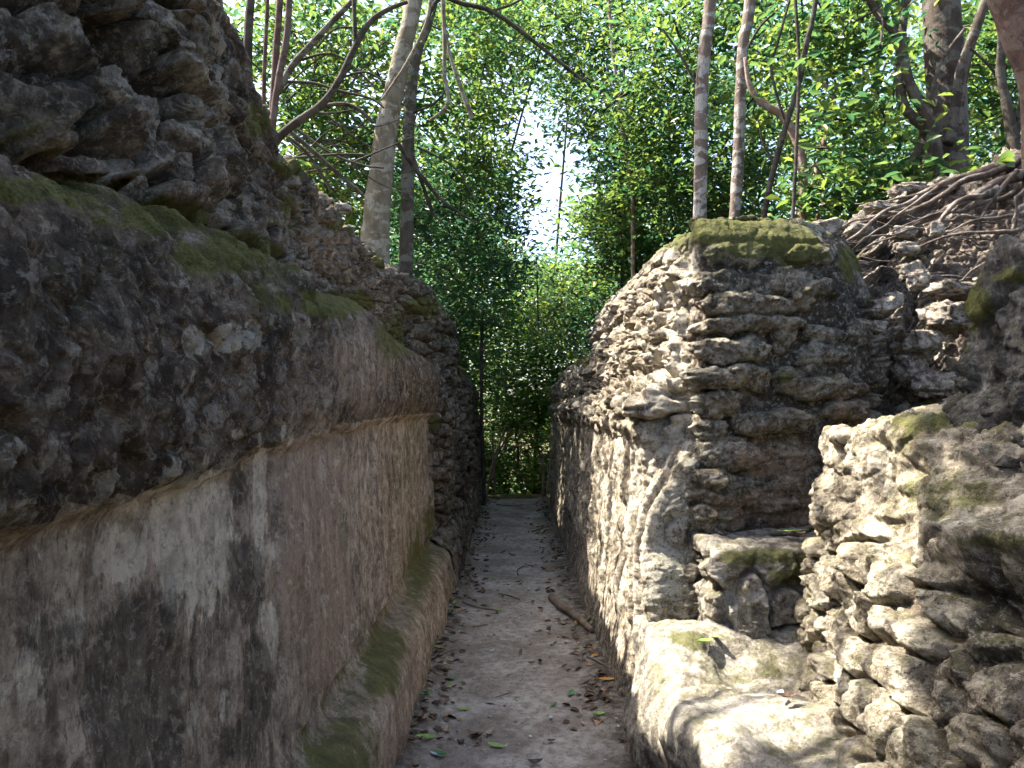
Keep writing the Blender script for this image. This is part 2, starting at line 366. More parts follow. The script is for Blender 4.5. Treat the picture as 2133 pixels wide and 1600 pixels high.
# upper rubble: deep jagged stones near, finer far
hu, tu, mu = rubble(Y + .25 * Z, V, 0.23, 0.125, 41, 0.36, (0.03, 0.25), .9)
hu = hu - 1.1 * (tu < .16) * mu
hu2, tu2, mu2 = rubble(Y, V, 0.17, 0.12, 43, 0.35, (0.0, 0.25), 1.1)
na = 1 - ss(2.6, 3.4, Y)
up = .03 * billow(Y * 8, Z * 8, X * 8, 5, 57) + .02 * facet(Y, V, .08, 58) + na * (0.22 * hu - 0.05 + .02 * ridged(fbm(Y * 9, Z * 9, Z0, 3, 55))) + (1 - na) * (0.075 * hu2 - 0.02) + 0.05 * fbm(Y * 3, Z * 3, Z0, 4, 51) + 0.035 * fbm(Y * 16, Z * 16, Z0, 5, 52, .6)
pl = 0.02 * fbm(Y * 5, Z * 5, Z0, 4, 61) + 0.035 * fbm(Y * 1.6, Z * 1.6, Z0, 2, 62) + 0.007 * fbm(Y * 40, Z * 12, Z0, 3, 63)
D = b_pl * pl + b_face * face + b_mould * mould + b_up * up
D = D + (.4 + .6 * (b_up + b_mould)) * .012 * fbm(Y * 38, Z * 38, X * 38, 3, 56)
P = P + N * D[..., None]
stone = b_up * (na * mu + (1 - na) * mu2) + b_mould * (0.55 + 0.45 * mm_) + b_face + b_pl
tone = b_up * (na * tu + (1 - na) * tu2) * .8 + b_mould * tm * 0.3 + b_face * 0.35 + b_pl * .15
moss = patch(P, [(130, 400, 150, 38), (330, 450, 120, 42), (470, 530, 130, 50), (60, 390, 90, 25, .8), (560, 590, 60, 80, .5), (690, 632, 95, 26, 1.7), (830, 700, 60, 60, .7), (290, 600, 35, 70, .35), (700, 650, 60, 60, .3),
                 (540, 250, 40, 40, .8), (610, 350, 50, 25, .9), (590, 440, 40, 60, .5), (730, 470, 50, 25, .7), (800, 540, 30, 30, .7), (40, 260, 110, 80, .35), (130, 20, 80, 40, .25),
                 (720, 1560, 90, 130, .75), (800, 1380, 60, 90, .8), (870, 1180, 40, 90, .8), (905, 1090, 40, 60, .7), (860, 900, 30, 140, .4), (400, 1400, 60, 120, .3), (300, 1130, 70, 60, .2)], 0.35, 71)
ih = P[..., 2]
moss = np.maximum(moss, b_mould * ss(0.0, 0.25, (np.arange(P.shape[1])[None, :] - mk[10]) / (mk[13] - mk[10]) - 0.45 + 0.6 * fbm(Y * 6, Z * 6, Z0, 3, 77)) * 0.75)
moss = np.maximum(moss, b_pl * ss(mk[2] - 5, mk[3], np.arange(P.shape[1])[None, :] + Z0) * 0.45)
pale = patch(P, [(395, 1120, 100, 190, 1.1), (520, 700, 26, 34, 1.6), (470, 705, 36, 32, 1.5), (405, 710, 22, 38, 1.4), (250, 1150, 90, 60, .7), (150, 1300, 70, 90, .55), (60, 1400, 60, 120, .6), (330, 1060, 90, 60, .5), (600, 905, 16, 30, .8), (540, 1030, 16, 130, 1.3), (560, 1320, 20, 80, 1.3), (545, 1150, 30, 50, .6),
                 (530, 1330, 25, 130, .45), (90, 1150, 140, 50, .4), (60, 930, 90, 25, .4), (425, 150, 30, 20, .6), (430, 350, 25, 14, .5), (495, 905, 16, 18, .8), (270, 1050, 60, 40, .5), (715, 430, 18, 12, 1), (300, 250, 40, 30, .3),
                 (760, 760, 14, 90, .4), (690, 1100, 30, 120, .25), (480, 1480, 30, 50, .4)], 0.4, 72, 9)
pink = patch(P, [(650, 1150, 95, 420, .9), (740, 760, 100, 130, .6), (300, 800, 240, 160, .25), (200, 1450, 200, 160, .2), (680, 520, 90, 110, .5), (840, 1300, 40, 300, .5), (800, 1540, 60, 120, .6)], 0.25, 73)
red = patch(P, [(250, 1080, 120, 40, .35), (800, 1050, 70, 280, .35), (330, 270, 110, 70, .25), (880, 980, 40, 100, .3), (690, 900, 120, 25, .5)], 0.3, 74)
dark = patch(P, [(280, 1420, 130, 260, .85), (515, 1200, 46, 110, 1.2), (535, 1440, 34, 130, 1.2), (490, 1540, 60, 90, .7), (200, 600, 330, 200, .55), (100, 1020, 200, 70, .7), (120, 1330, 120, 100, .6), (180, 150, 330, 220, .45), (560, 620, 90, 330, .3), (500, 1010, 40, 60, .7), (820, 1060, 50, 220, .4), (430, 880, 140, 90, .4)], 0.35, 75, 4)
A = attrs_of(P, tone, stone, moss, pale, pink, red, dark)
wl = tag(empty('stone_wall', (-0.75, 4, 0)), 'tall shaded wall on the left with smooth streaked plaster, bulging mossy moulding and rough rubble above', 'wall', 'walls lining the passage')
W = P.shape[0] - 1
FL = True
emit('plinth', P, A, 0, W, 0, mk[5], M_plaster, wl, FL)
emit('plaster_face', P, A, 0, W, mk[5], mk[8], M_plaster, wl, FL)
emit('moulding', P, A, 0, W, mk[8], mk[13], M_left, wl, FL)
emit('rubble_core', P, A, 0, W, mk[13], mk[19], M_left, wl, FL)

# far left walls
def far_left(d, zt, xa, xb, led=True):
    p = [(.49, -.1), (.51, .2), (.55, .38), (xa, .5), (xa + .02, 1.1), (xa + .03, 1.5), (xb - .04, zt * .75), (xb, zt - .12), (xb + .08, zt), (xb + .45, zt + .03), (xb + 1.6, zt - .15)]
    return [(-x, d, z) for x, z in p]
def far_left_wall(stations, label, seed, spots):
    P, U, V, mk, us = loft(stations, 0.0045, 0.012, umax=0.05)
    N = normals(P); N *= np.sign(N[..., 0:1].mean())
    X, Y, Z = P[..., 0], P[..., 1], P[..., 2]; Z0 = U * 0
    # return block-like piers in the face
    h, t, m = rubble(Y, V, 0.34, 0.125, seed, 0.3, (0.0, 0.25), 1.2)
    blocks = 0.05 * (hash2(np.floor(Y / 0.9).astype(np.int32), np.floor(Z / 0.85).astype(np.int32), seed, 2) - 0.5)
    D = 0.10 * h - 0.04 + .03 * billow(Y * 8, Z * 8, X * 8, 4, 57) + .02 * facet(Y, V, .08, 58) + blocks * ss(0.4, 0.6, Z) + 0.02 * fbm(Y * 14, Z * 14, Z0, 4, seed) + 0.05 * fbm(Y * 1.5, Z * 1.5, Z0, 3, seed + 1)
    D = D * (.3 + .7 * ss(.38, .58, Z))
    P = P + N * D[..., None]
    A = attrs_of(P, t, m, patch(P, spots, .3, seed), 0, .25 * ss(-.1, .3, fbm(Y * 2, Z * 2, Z0, 3, seed + 4)), 0, .35)
    e = tag(empty('stone_wall', (-0.7, float(Y.mean()), 0)), label, 'wall', 'walls lining the passage')
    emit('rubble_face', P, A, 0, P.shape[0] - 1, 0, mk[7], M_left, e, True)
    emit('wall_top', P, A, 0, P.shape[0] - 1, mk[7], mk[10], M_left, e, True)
far_left_wall([far_left(6.85, 2.86, .80, 1.12), far_left(7.6, 2.84, .66, .92), far_left(8.6, 2.86, .62, .84), far_left(9.6, 2.80, .60, .76), far_left(10.0, 2.60, .60, .75)],
    'dark rubble wall of stacked stones on the left, just past the mossy moulded plaster', 81, [(880, 640, 50, 30, .9), (900, 880, 30, 20, .7), (930, 700, 20, 50, .4)])
far_left_wall([far_left(9.95, 2.15, .60, .72), far_left(10.5, 2.15, .60, .70), far_left(12, 2.10, .58, .68), far_left(13.6, 1.95, .56, .64), far_left(14.2, 1.5, .6, .8)],
    'lower dark rubble wall at the far left end of the path', 87, [(965, 760, 20, 20, .9), (985, 860, 30, 10, .5)])

# ------------------------------------------------------------------ RIGHT PASSAGE WALL AND PIER
def right_prof(d, zt, xu=.92, mould=1.0):
    zt2 = max(zt, 1.95)
    return [(.575, -.1), (.60, .12), (.635, .33), (.68, .6), (.71, 1.0), (.735, 1.42), (.735 - .05 * mould, 1.50), (.73 - .03 * mould, 1.62), (.80, 1.70), (xu - .03, 1.85), (xu, (1.85 + zt2) / 2), (xu + .03, zt2 - .12), (xu + .12, zt2 - .01), (xu + .4, zt2 + .02), (xu + .85, zt2 - .22)]
def RS(d, zt, xu=.92, mould=1.0): return [(x, d, z) for x, z in right_prof(d, zt, xu, mould)]
def right_common(P, U, V, seed, cu, cv, yfac=1.0):
    X, Y, Z = P[..., 0], P[..., 1], P[..., 2]
    return X, Y, Z
far = [RS(13.9, 1.7, .74, 0), RS(13.3, 2.05, .74, .3), RS(12, 2.18, .76), RS(10.5, 2.2, .78), RS(9.2, 2.18, .80), RS(8.2, 2.2, .82), RS(7.8, 2.22, .83)]
P, U, V, mk, us = loft(far, 0.0045, 0.011, umax=0.05)
N = normals(P); N *= -np.sign(N[..., 0:1].mean())
X, Y, Z = P[..., 0].copy(), P[..., 1].copy(), P[..., 2].copy(); Z0 = U * 0
def ridge_field(Y, Z, Z0, seed):
    w1 = fbm(Y * 1.1, Z * .55, Z0, 3, seed) * 9 + fbm(Y * 4, Z * 1.6, Z0, 3, seed + 2) * 2.0
    r = np.abs(np.sin(Y * math.pi / .46 + w1)) ** .8
    k = np.clip(.55 + 1.1 * fbm(Y * 1.6, Z * 1.3, Z0, 2, seed + 4), .1, 1.2)
    r2 = np.abs(np.sin(Y * math.pi / .15 + w1 * 1.7 + 3)) ** .8
    return 0.115 * k * (r - .5) + 0.034 * (1.3 - k) * (r2 - .5) + 0.02 * billow(Y * 11, Z * 5, Z0, 4, seed + 7) + 0.03 * fbm(Y * 2, Z * 5, Z0, 3, seed + 8)
h, t, m = rubble(Y, V, 0.26, 0.13, 91, 0.33, (0.0, 0.22), 1.3)
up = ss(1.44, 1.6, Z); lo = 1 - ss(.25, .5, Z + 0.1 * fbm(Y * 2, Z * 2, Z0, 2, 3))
D = up * (0.12 * h - 0.045 + .03 * billow(Y * 8, Z * 8, X * 8, 4, 57) + .02 * facet(Y, V, .08, 58)) + (1 - up) * (1 - lo) * ridge_field(Y, Z, Z0, 93) + lo * (0.02 * fbm(Y * 5, Z * 5, Z0, 4, 94)) + .01 * fbm(Y * 30, Z * 30, Z0, 3, 95)
P = P + N * D[..., None]
A = attrs_of(P, up * t + (1 - up) * .5, up * m + (1 - up), patch(P, [(1215, 752, 40, 14, .9), (1190, 880, 30, 14, .5)], .3, 96), (1 - up) * (1 - lo) * .35 * ss(-.1, .3, fbm(Y * 5, Z, Z0, 3, 97)), 0, 0, lo * .45)  # pale streaks on the ridged face imitate sunlight
wr = tag(empty('stone_wall', (0.75, 10.5, 0)), 'low far wall on the right of the path, ridged plaster below and loose rubble on top', 'wall', 'walls lining the passage')
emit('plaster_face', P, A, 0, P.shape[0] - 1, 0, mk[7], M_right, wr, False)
emit('rubble_core', P, A, 0, P.shape[0] - 1, mk[7], mk[14], M_right, wr, False)

# near part: passage face, corner, front face
st = [RS(7.9, 2.60, .86), RS(7.5, 2.68, .86), RS(6.6, 2.70, .90), RS(5.8, 2.71, .92), RS(5.1, 2.70, .94), RS(4.6, 2.68, .96), RS(4.35, 2.66, .965)]
def front(x, y, zt, lowx=None, lowy=None, back=1.2, topx=0.0):
    lx = lowx if lowx is not None else x; ly = lowy if lowy is not None else y
    zz = [-.1, .12, .33, .6, 1.0, 1.42, 1.5, 1.62, 1.70, 1.85]
    pts = []
    for i, z in enumerate(zz):
        f = min(1, max(0, (z - 0.9) / 0.7)) if lowx is not None else 1
        f = f * f * (3 - 2 * f)
        pts.append((lx + (x - lx) * f, ly + (y - ly) * f, z))
    zm = (1.85 + zt) / 2
    pts += [(x + topx * .2, y + .02, zm), (x + topx * .6, y + .05, zt - .12), (x + topx + .02, y + .15, zt - .01), (x + topx + .15, y + .5, zt + .03), (x + topx + .4, y + back, zt - .02)]
    return pts
st += [front(.97, 4.17, 2.65, .70, 4.13), front(1.005, 4.08, 2.65, .76, 4.02), front(1.09, 4.06, 2.64, .91, 4.0), front(1.25, 4.09, 2.64, 1.12, 4.05), front(1.45, 4.12, 2.64), front(1.65, 4.15, 2.64), front(1.80, 4.18, 2.58), front(1.92, 4.24, 2.44), front(2.02, 4.34, 2.24), front(2.06, 4.6, 2.12, back=.8)]
P, U, V, mk, us = loft(st, 0.0019, 0.0065, umin=0.005)
ncol = P.shape[0]
N = normals(P)
N *= -np.sign(N[..., 0:1][: ncol // 3].mean())
X, Y, Z = P[..., 0].copy(), P[..., 1].copy(), P[..., 2].copy(); Z0 = U * 0
S = U  # running length along the wall
fr = ss(0.0, 1.0, (X - 0.97) / 0.10) * (Y < 4.9)          # front face weight
fr = np.where(Y > 4.3, 0, 1) * ss(-0.6, 1.0, (X - 0.9) / 0.14); fr = fr * (Z < 2.75)
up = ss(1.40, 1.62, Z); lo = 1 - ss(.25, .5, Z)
h, t, m = rubble(S * 1.0, V, 0.23, 0.14, 101, 0.38, (0.01, 0.22), 1.7)
h2, t2, m2 = rubble(S, V, 0.10, 0.075, 107, 0.3, (0.0, 0.45), 1.2)
cr = .034 * billow(S * 9, V * 9, Z0, 5, 117) + .018 * facet(S, V, .085, 118)
side = up * (0.125 * h + 0.03 * h2 * m - 0.06 + cr) + (1 - up) * (1 - lo) * ridge_field(Y, Z, Z0, 103) + lo * 0.02 * fbm(Y * 5, Z * 5, Z0, 4, 94)
h2b, t2b, m2b = rubble(X + Y, Z, .17, .13, 109, .3, (0, .4), 1.2)
# hand placed stones on the front face (photo pixels: centre, size, proud)
stones = [(1480,590,150,46,.6),(1620,585,150,40,.4),(1556,635,190,44,1),(1556,677,215,34,1),(1527,732,145,50,1.1),(1518,789,150,48,1.1),(1634,787,54,58,1.3),(1713,810,145,45,1),(1494,844,95,50,.9),
 (1606,877,165,46,1.1),(1480,893,62,40,.8),(1755,853,85,36,.9),(1518,948,125,64,.9),(1513,915,92,26,.6),(1480,1005,100,40,.8),(1513,1035,125,46,.8),(1485,1084,110,56,.9),(1627,706,38,46,.7),(1713,735,105,48,.6),
 (1713,697,92,34,.6),(1672,625,40,44,.8),(1708,606,82,34,.8),(1690,532,95,40,.7),(1700,777,70,28,.4),(1540,530,120,40,.4),(1800,690,60,50,.4),(1620,940,100,30,.2),(1430,1000,50,80,.6),(1400,940,60,70,.6),(1410,1250,90,70,.8),(1400,1120,60,90,.6),(1440,1180,60,90,.6),(1590,1010,140,24,.15),(1600,1060,160,22,.15)]
px, py = proj(P)
wx = fbm(X * 7, Z * 7, Z0, 4, 111) * 34; wy = fbm(X * 7, Z * 7, Z0 + 9, 4, 112) * 26
sh = Z0.copy(); stn = Z0.copy(); sm = Z0.copy()
for i, (cx, cy, ww, hh, k) in enumerate(stones):
    r = (np.abs((px + wx - cx) / (ww * .54)) ** 2.6 + np.abs((py + wy - cy) / (hh * .58)) ** 2.4)
    b = np.clip(1 - r, 0, 1) ** 0.30 * k * (1 + 0.35 * np.clip((cy - py - wy) / hh, -.5, .5))
    mm2 = b > sh
    stn = np.where(mm2, ((i * 7919) % 13) / 13.0, stn); sh = np.maximum(sh, b); sm = np.maximum(sm, ss(0, .15, 1 - r))
crag = fbm(X * 16, Y * 16, Z * 26, 5, 113, .6)
frd = 0.098 * sh + cr * (.18 + .8 * ss(.05, .3, sh)) + 0.012 * crag * (0.5 + sh) + 0.05 * fbm(X * 2.2, Z * 3.5, Z0, 3, 114) + 0.012 * fbm(X * 10, Z * 34, Z0, 3, 115) - .02
low_c = fr * (1 - ss(1.05, 1.35, Z)) * (1 - ss(1.02, 1.12, X))
frd = frd + low_c * (.13 * h2b - .03)
D = fr * frd + (1 - fr) * side + .012 * fbm(X * 30, Y * 30, Z * 30, 3, 95) + 0.03 * fbm(X * 3, Y * 3, Z * 3, 3, 97)
capm = ss(mk[10] + (mk[11] - mk[10]) * .5, mk[11] + 4, np.arange(P.shape[1])[None, :] + Z0)
D = D * (1 - .75 * capm) + capm * (.05 * fbm(X * 3, Y * 3, Z0, 3, 127) + .012 * billow(X * 14, Y * 14, Z0, 3, 128))
P = P + N * D[..., None]
stone = fr * (0.15 + 0.85 * sm) + (1 - fr) * (up * m + (1 - up)); tone = fr * stn * .8 + (1 - fr) * (up * t * 0.9 + (1 - up) * .6)
moss = patch(P, [(1470, 482, 120, 34, 1.6), (1590, 490, 130, 44, 1.7), (1640, 505, 80, 46, 1.6), (1400, 500, 60, 25, .8), (1780, 540, 40, 45, .9), (1690, 530, 60, 18, .8), (1330, 530, 40, 30, .6), (1632, 785, 28, 28, .6), (1700, 610, 40, 20, .4), (1480, 520, 100, 30, .5),
                 (1520, 970, 60, 20, .25), (1340, 1100, 30, 40, .3), (1400, 1260, 50, 30, .4), (1700, 740, 50, 50, .3)], .35, 121, 6)
pale = patch(P, [(1400, 830, 70, 160, .8), (1410, 600, 60, 140, .6), (1640, 470, 60, 8, .8), (1420, 1000, 25, 120, .5), (1540, 660, 80, 30, .25), (1590, 880, 80, 16, .4), (1520, 730, 70, 16, .3), (1520, 960, 60, 16, .3), (1700, 470, 40, 30, .8)], .4, 122, 8)  # patches along the corner strip paint its sunlit brightness
red = patch(P, [(1620, 960, 150, 60, .7), (1620, 1050, 150, 60, .9), (1780, 850, 90, 60, .6), (1480, 800, 60, 20, .3), (1560, 740, 90, 24, .25), (1690, 760, 60, 30, .4)], .35, 123, 6)
dark = patch(P, [(1560, 560, 150, 60, .55), (1780, 650, 100, 110, .6), (1740, 780, 120, 60, .4), (1440, 1180, 60, 120, .5), (1380, 960, 40, 60, .3)], .35, 124, 5)
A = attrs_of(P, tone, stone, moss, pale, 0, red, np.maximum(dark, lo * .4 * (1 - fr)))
A['pale'] = np.maximum(A['pale'], (1 - up) * (1 - lo) * (1 - fr) * .6 * ss(-.15, .2, fbm(Y * 5, Z * .8, Z0, 3, 97)))  # upright pale streaks painted as sunlit ridges
wp = tag(empty('masonry_pier', (1.2, 4.6, 0)), 'big moss-capped pier of long horizontal stones at the corner on the right of the path', 'wall', 'walls lining the passage')
ci = int(np.argmin(np.abs(us - us[np.argmax(P[:, mk[10], 0] > 0.985)])))
ci = int(np.argmax(X[:, mk[9]] > 0.99)); 
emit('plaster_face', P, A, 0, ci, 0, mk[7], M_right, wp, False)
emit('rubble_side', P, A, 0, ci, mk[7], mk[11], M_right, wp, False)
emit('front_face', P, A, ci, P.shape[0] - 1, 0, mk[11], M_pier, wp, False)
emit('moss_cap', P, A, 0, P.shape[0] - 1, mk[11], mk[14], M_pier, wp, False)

# ------------------------------------------------------------------ steps on the right
M_step = masonry('step_plaster', (0.19, 0.165, 0.13), (0.40, 0.36, 0.28), (0.2, 0.17, 0.14), pale=(0.55, 0.51, 0.43), streak=0.10, mossup=0.45, speck=0.5, fine=.7, blkf=.35, crack=.3)
def bench(d, z=.52):
    return [(.575, d, -.1), (.595, d, .12), (.60, d, .30), (.605, d, z - .12), (.63, d, z - .03), (.70, d, z + .005), (.85, d, z + .01), (1.05, d, z - .02), (1.25, d, z - .01), (1.5, d, z + .02), (1.75, d, z + .05)]
P, U, V, mk, us = loft([bench(d, z) for d, z in ((.7, .42), (1.4, .45), (2.0, .47), (2.5, .50), (2.9, .50), (3.3, .50), (3.6, .53), (3.95, .55), (4.15, .55))], .0030, .006)
N = normals(P); N *= np.sign(N[..., 2:3][:, mk[6]:mk[7]].mean())
X, Y, Z = P[..., 0].copy(), P[..., 1].copy(), P[..., 2].copy(); Z0 = U * 0
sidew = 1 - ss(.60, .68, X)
D = .15 * fbm(X * 2.4, Y * 2.0, Z * 2, 2, 131) + .02 * fbm(X * 9, Y * 9, Z * 5, 4, 132) + sidew * (.035 * ridged(fbm(Y * 6, Z * 1.2, Z0, 3, 133)) - .02) + .012 * billow(X * 10, Y * 10, Z * 7, 5, 138) + .006 * fbm(X * 40, Y * 40, Z * 40, 3, 134)
P = P + N * D[..., None]
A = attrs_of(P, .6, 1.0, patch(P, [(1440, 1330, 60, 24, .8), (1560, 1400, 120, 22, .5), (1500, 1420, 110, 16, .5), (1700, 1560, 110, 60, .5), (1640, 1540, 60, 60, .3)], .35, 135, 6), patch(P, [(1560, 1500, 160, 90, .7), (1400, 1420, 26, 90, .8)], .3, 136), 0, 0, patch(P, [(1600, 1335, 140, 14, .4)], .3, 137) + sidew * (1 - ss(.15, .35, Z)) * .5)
e = tag(empty('stone_step', (.9, 2.6, 0)), 'lowest broad plastered step beside the path in the right foreground, rounded edge', 'step', 'worn steps on the right')
emit('riser', P, A, 0, P.shape[0] - 1, 0, mk[4], M_step, e, False); emit('tread', P, A, 0, P.shape[0] - 1, mk[4], mk[10], M_step, e, False)

def step2(x, dx=0):
    f = 3.66 + dx
    return [(x, f, .40), (x, f, .6), (x + .0, f + .01, .80), (x, f + .04, .91), (x, f + .13, .955), (x, f + .3, .965), (x, f + .6, .965), (x, f + .85, .97)]
P, U, V, mk, us = loft([[(.93, 4.25, z) for z in (.4, .6, .8, .90, .94, .95, .955, .96)], [(.93, 3.9 + .02 * k, z) for k, z in enumerate((.4, .6, .8, .90, .94, .95, .955, .96))]] + [step2(.96, .04), step2(1.05), step2(1.2), step2(1.4, .03), step2(1.62, .05), step2(1.8, .05)], .0022, .006, umin=.005)
N = normals(P); N *= -np.sign(N[..., 1:2][P.shape[0] // 2:, :mk[2]].mean())
X, Y, Z = P[..., 0].copy(), P[..., 1].copy(), P[..., 2].copy(); Z0 = U * 0
h, t, m = rubble(X, Z, .19, .24, 141, .35, (0, .25), 1.2)
ft = 1 - ss(.85, .93, Z)
D = ft * (.09 * h - .05) + (.25 + .75 * ft) * (.03 * billow(X * 9, Y * 9, Z * 9, 5, 147) + .016 * facet(X, Z + Y, .07, 148)) + .035 * fbm(X * 4, Y * 4, Z * 4, 4, 142) + .012 * fbm(X * 20, Y * 20, Z * 20, 3, 143)
P = P + N * D[..., None]
A = attrs_of(P, .3 + .5 * t, np.maximum(m, 1 - ft), patch(P, [(1580, 1160, 110, 22, .8), (1640, 1200, 60, 30, .7), (1530, 1180, 30, 80, .3), (1690, 1190, 40, 30, .5)], .35, 144, 7), patch(P, [(1520, 1260, 20, 80, .6), (1600, 1160, 80, 10, .3)], .3, 145), 0, 0, .25)
e = tag(empty('stone_step', (1.2, 3.8, .45)), 'upper step with mossy rounded top, between the pier and the sunlit rubble block', 'step', 'worn steps on the right')
emit('riser', P, A, 0, P.shape[0] - 1, 0, mk[3], M_step, e, False); emit('tread', P, A, 0, P.shape[0] - 1, mk[3], mk[7], M_step, e, False)

# ------------------------------------------------------------------ sunlit block on the right (foreground)
M_block = masonry('block_masonry', (0.17, 0.14, 0.095), (0.44, 0.375, 0.27), (0.17, 0.135, 0.10), pale=(0.60, 0.55, 0.43), streak=0.05, mossup=0.5, speck=0.5, blkf=.4, crack=.4)
def blk(bx, by, tx, ty, zt, n=(1, 0), wr_=0.35):
    # base (bx,by) z=.35 to top (tx,ty) zt, then back along n
    pts = []
    for z, f in ((.30, 0), (.55, .10), (.85, .35), (1.15, .62), (zt - .14, .93), (zt - .03, 1.05)):
        pts.append((bx + (tx - bx) * f, by + (ty - by) * f, z))
    pts.append((tx + n[0] * .12, ty + n[1] * .12, zt)); pts.append((tx + n[0] * wr_, ty + n[1] * wr_, zt + .02)); pts.append((tx + n[0] * (wr_ + .5), ty + n[1] * (wr_ + .5), zt + .03))
    return pts
sts = [blk(1.75, 3.95, 1.85, 3.90, 1.50, (.5, -1)), blk(1.55, 3.80, 1.62, 3.72, 1.51, (.7, -.6)), blk(1.34, 3.62, 1.43, 3.56, 1.51, (.9, -.3)), blk(1.26, 3.40, 1.38, 3.36, 1.52), blk(1.20, 3.1, 1.41, 3.1, 1.54), blk(1.12, 2.7, 1.46, 2.75, 1.56), blk(1.05, 2.3, 1.50, 2.35, 1.57), blk(1.04, 1.9, 1.52, 1.95, 1.57), blk(1.04, 1.4, 1.54, 1.45, 1.57), blk(1.05, .8, 1.55, .8, 1.57)]
P, U, V, mk, us = loft(sts, .0026, .006, umin=.005)
N = normals(P); N *= -np.sign(N[..., 0:1][P.shape[0] // 2:, :mk[4]].mean())
X, Y, Z = P[..., 0].copy(), P[..., 1].copy(), P[..., 2].copy(); Z0 = U * 0
h, t, m = rubble(U, V, .20, .135, 151, .28, (0.01, .28), .75)
h2, t2, m2 = rubble(U, V, .42, .26, 157, .4, (0, .6), .7)
smooth_top = ss(.98, 1.26, Z + .16 * fbm(U * 2, V * 2, Z0, 2, 5)) * (1 - ss(1.52, 1.8, Z))
D = (1 - smooth_top) * (.085 * h + .05 * h2 - .055) + smooth_top * (.055 * h2 + .022 * h - .02) + (1 - .6 * smooth_top) * (.022 * billow(U * 11, V * 11, Z0, 5, 191) + .012 * facet(U, V, .11, 192)) + .06 * fbm(U * 2.3, V * 2.3, Z0, 3, 152) + .022 * fbm(U * 15, V * 15, Z0, 4, 153) + .008 * fbm(U * 50, V * 50, Z0, 2, 154)
# ledge slab and the hollow below it near the right edge
px, py = proj(P)
ledge = np.exp(-((py - 1130 + wy.mean() - (px - 2050) * .05) / 45) ** 2) * ss(1900, 2000, px) * (px < 2400)
hol = np.exp(-((py - 1250) / 70) ** 2) * ss(1940, 2060, px) * (px < 2500); hol2 = np.exp(-((py - 960) / 40) ** 2 - ((px - 2110) / 70) ** 2)
D = D + .07 * ledge - .11 * hol - .10 * hol2
P = P + N * D[..., None]
moss = patch(P, [(1960, 880, 180, 26, .9), (1900, 920, 120, 40, .5), (1980, 1020, 120, 60, .6), (2080, 1130, 100, 28, .7), (1820, 1150, 60, 60, .4), (1950, 1070, 60, 24, .5), (1760, 960, 40, 60, .3), (1850, 1560, 120, 60, .35), (1940, 1330, 80, 60, .3), (1800, 1250, 70, 60, .25)], .4, 155, 7)
pale = patch(P, [(1830, 1110, 60, 50, .9), (1740, 1400, 60, 90, .6), (1830, 960, 60, 60, .5), (1740, 1250, 80, 60, .5), (1780, 1300, 120, 90, .4)], .4, 156, 7)
A = attrs_of(P, .25 + .6 * np.where(smooth_top > .5, t2, t), np.maximum(m, smooth_top), moss, pale, 0, patch(P, [(1790, 1020, 40, 60, .3), (2100, 1300, 60, 60, .4)], .3, 158), patch(P, [(2080, 1300, 120, 200, .7), (2080, 1500, 150, 120, .5), (1725, 1120, 30, 160, .4)], .3, 159))  # dark patches at the lower right corner paint its shade
e = tag(empty('rubble_block', (1.4, 2.4, .3)), 'sunlit block of rough rounded stones with smooth mossy top in the right foreground', 'wall')
emit('stone_face', P, A, 0, P.shape[0] - 1, 0, mk[5], M_block, e, False); emit('block_top', P, A, 0, P.shape[0] - 1, mk[5], mk[8], M_block, e, False)

# dark upper boulder set back on the block
def bld(x, y, zt, xs):
    return [(x, y, 1.42), (x + .02, y, 1.55), (x + .06, y, 1.7), (x + .10, y, (1.6 + zt) / 2 + .08), (x + .17, y, zt - .06), (x + .28, y, zt), (x + .8, y, zt + .05), (x + 1.5, y + .1, zt + .1)]
sts = [[(2.5, 3.15 + .02 * k, z) for k, z in enumerate((1.42, 1.55, 1.65, 1.75, 1.82, 1.85, 1.9, 1.9))], [(2.1, 3.1 + .02 * k, z) for k, z in enumerate((1.42, 1.55, 1.66, 1.78, 1.86, 1.92, 1.95, 1.95))], [(x - .02, y, z) for x, y, z in bld(1.74, 3.04, 1.80, 0)], bld(1.60, 2.92, 1.95, 0), bld(1.53, 2.75, 2.10, 0), bld(1.52, 2.5, 2.18, 0), bld(1.60, 2.2, 2.2, 0), bld(1.60, 1.8, 2.25, 0), bld(1.60, 1.2, 2.3, 0), bld(1.62, .7, 2.3, 0)]
P, U, V, mk, us = loft(sts, .003, .007, umin=.005)
N = normals(P); N *= -np.sign(N[..., 0:1][P.shape[0] // 2:, :mk[4]].mean())
X, Y, Z = P[..., 0].copy(), P[..., 1].copy(), P[..., 2].copy(); Z0 = U * 0
h, t, m = rubble(U, V, .34, .25, 161, .5, (0, .3), 1.2)
D = .05 * h - .02 + .03 * billow(U * 6, V * 6, Z0, 5, 193) + .02 * facet(U, V, .09, 194) + .08 * fbm(U * 2.5, V * 2.5, Z0, 3, 162) + .03 * fbm(U * 11, V * 11, Z0, 4, 163) + .01 * fbm(U * 40, V * 40, Z0, 3, 164)
P = P + N * D[..., None]
A = attrs_of(P, .2 * t, np.maximum(m, .6), patch(P, [(2035, 640, 40, 70, .8), (2100, 575, 60, 26, .9), (2010, 720, 20, 50, .5), (2120, 700, 30, 60, .35)], .35, 165, 7), patch(P, [(2040, 790, 60, 30, .35)], .3, 166), 0, 0, .6)
e = link('boulder', raw_mesh('boulder', P, grid_idx(*P.shape[:2]), 4, A), M_boulder); tag(e, 'dark shaded boulder with green moss on its sloping top at the right edge', 'boulder')

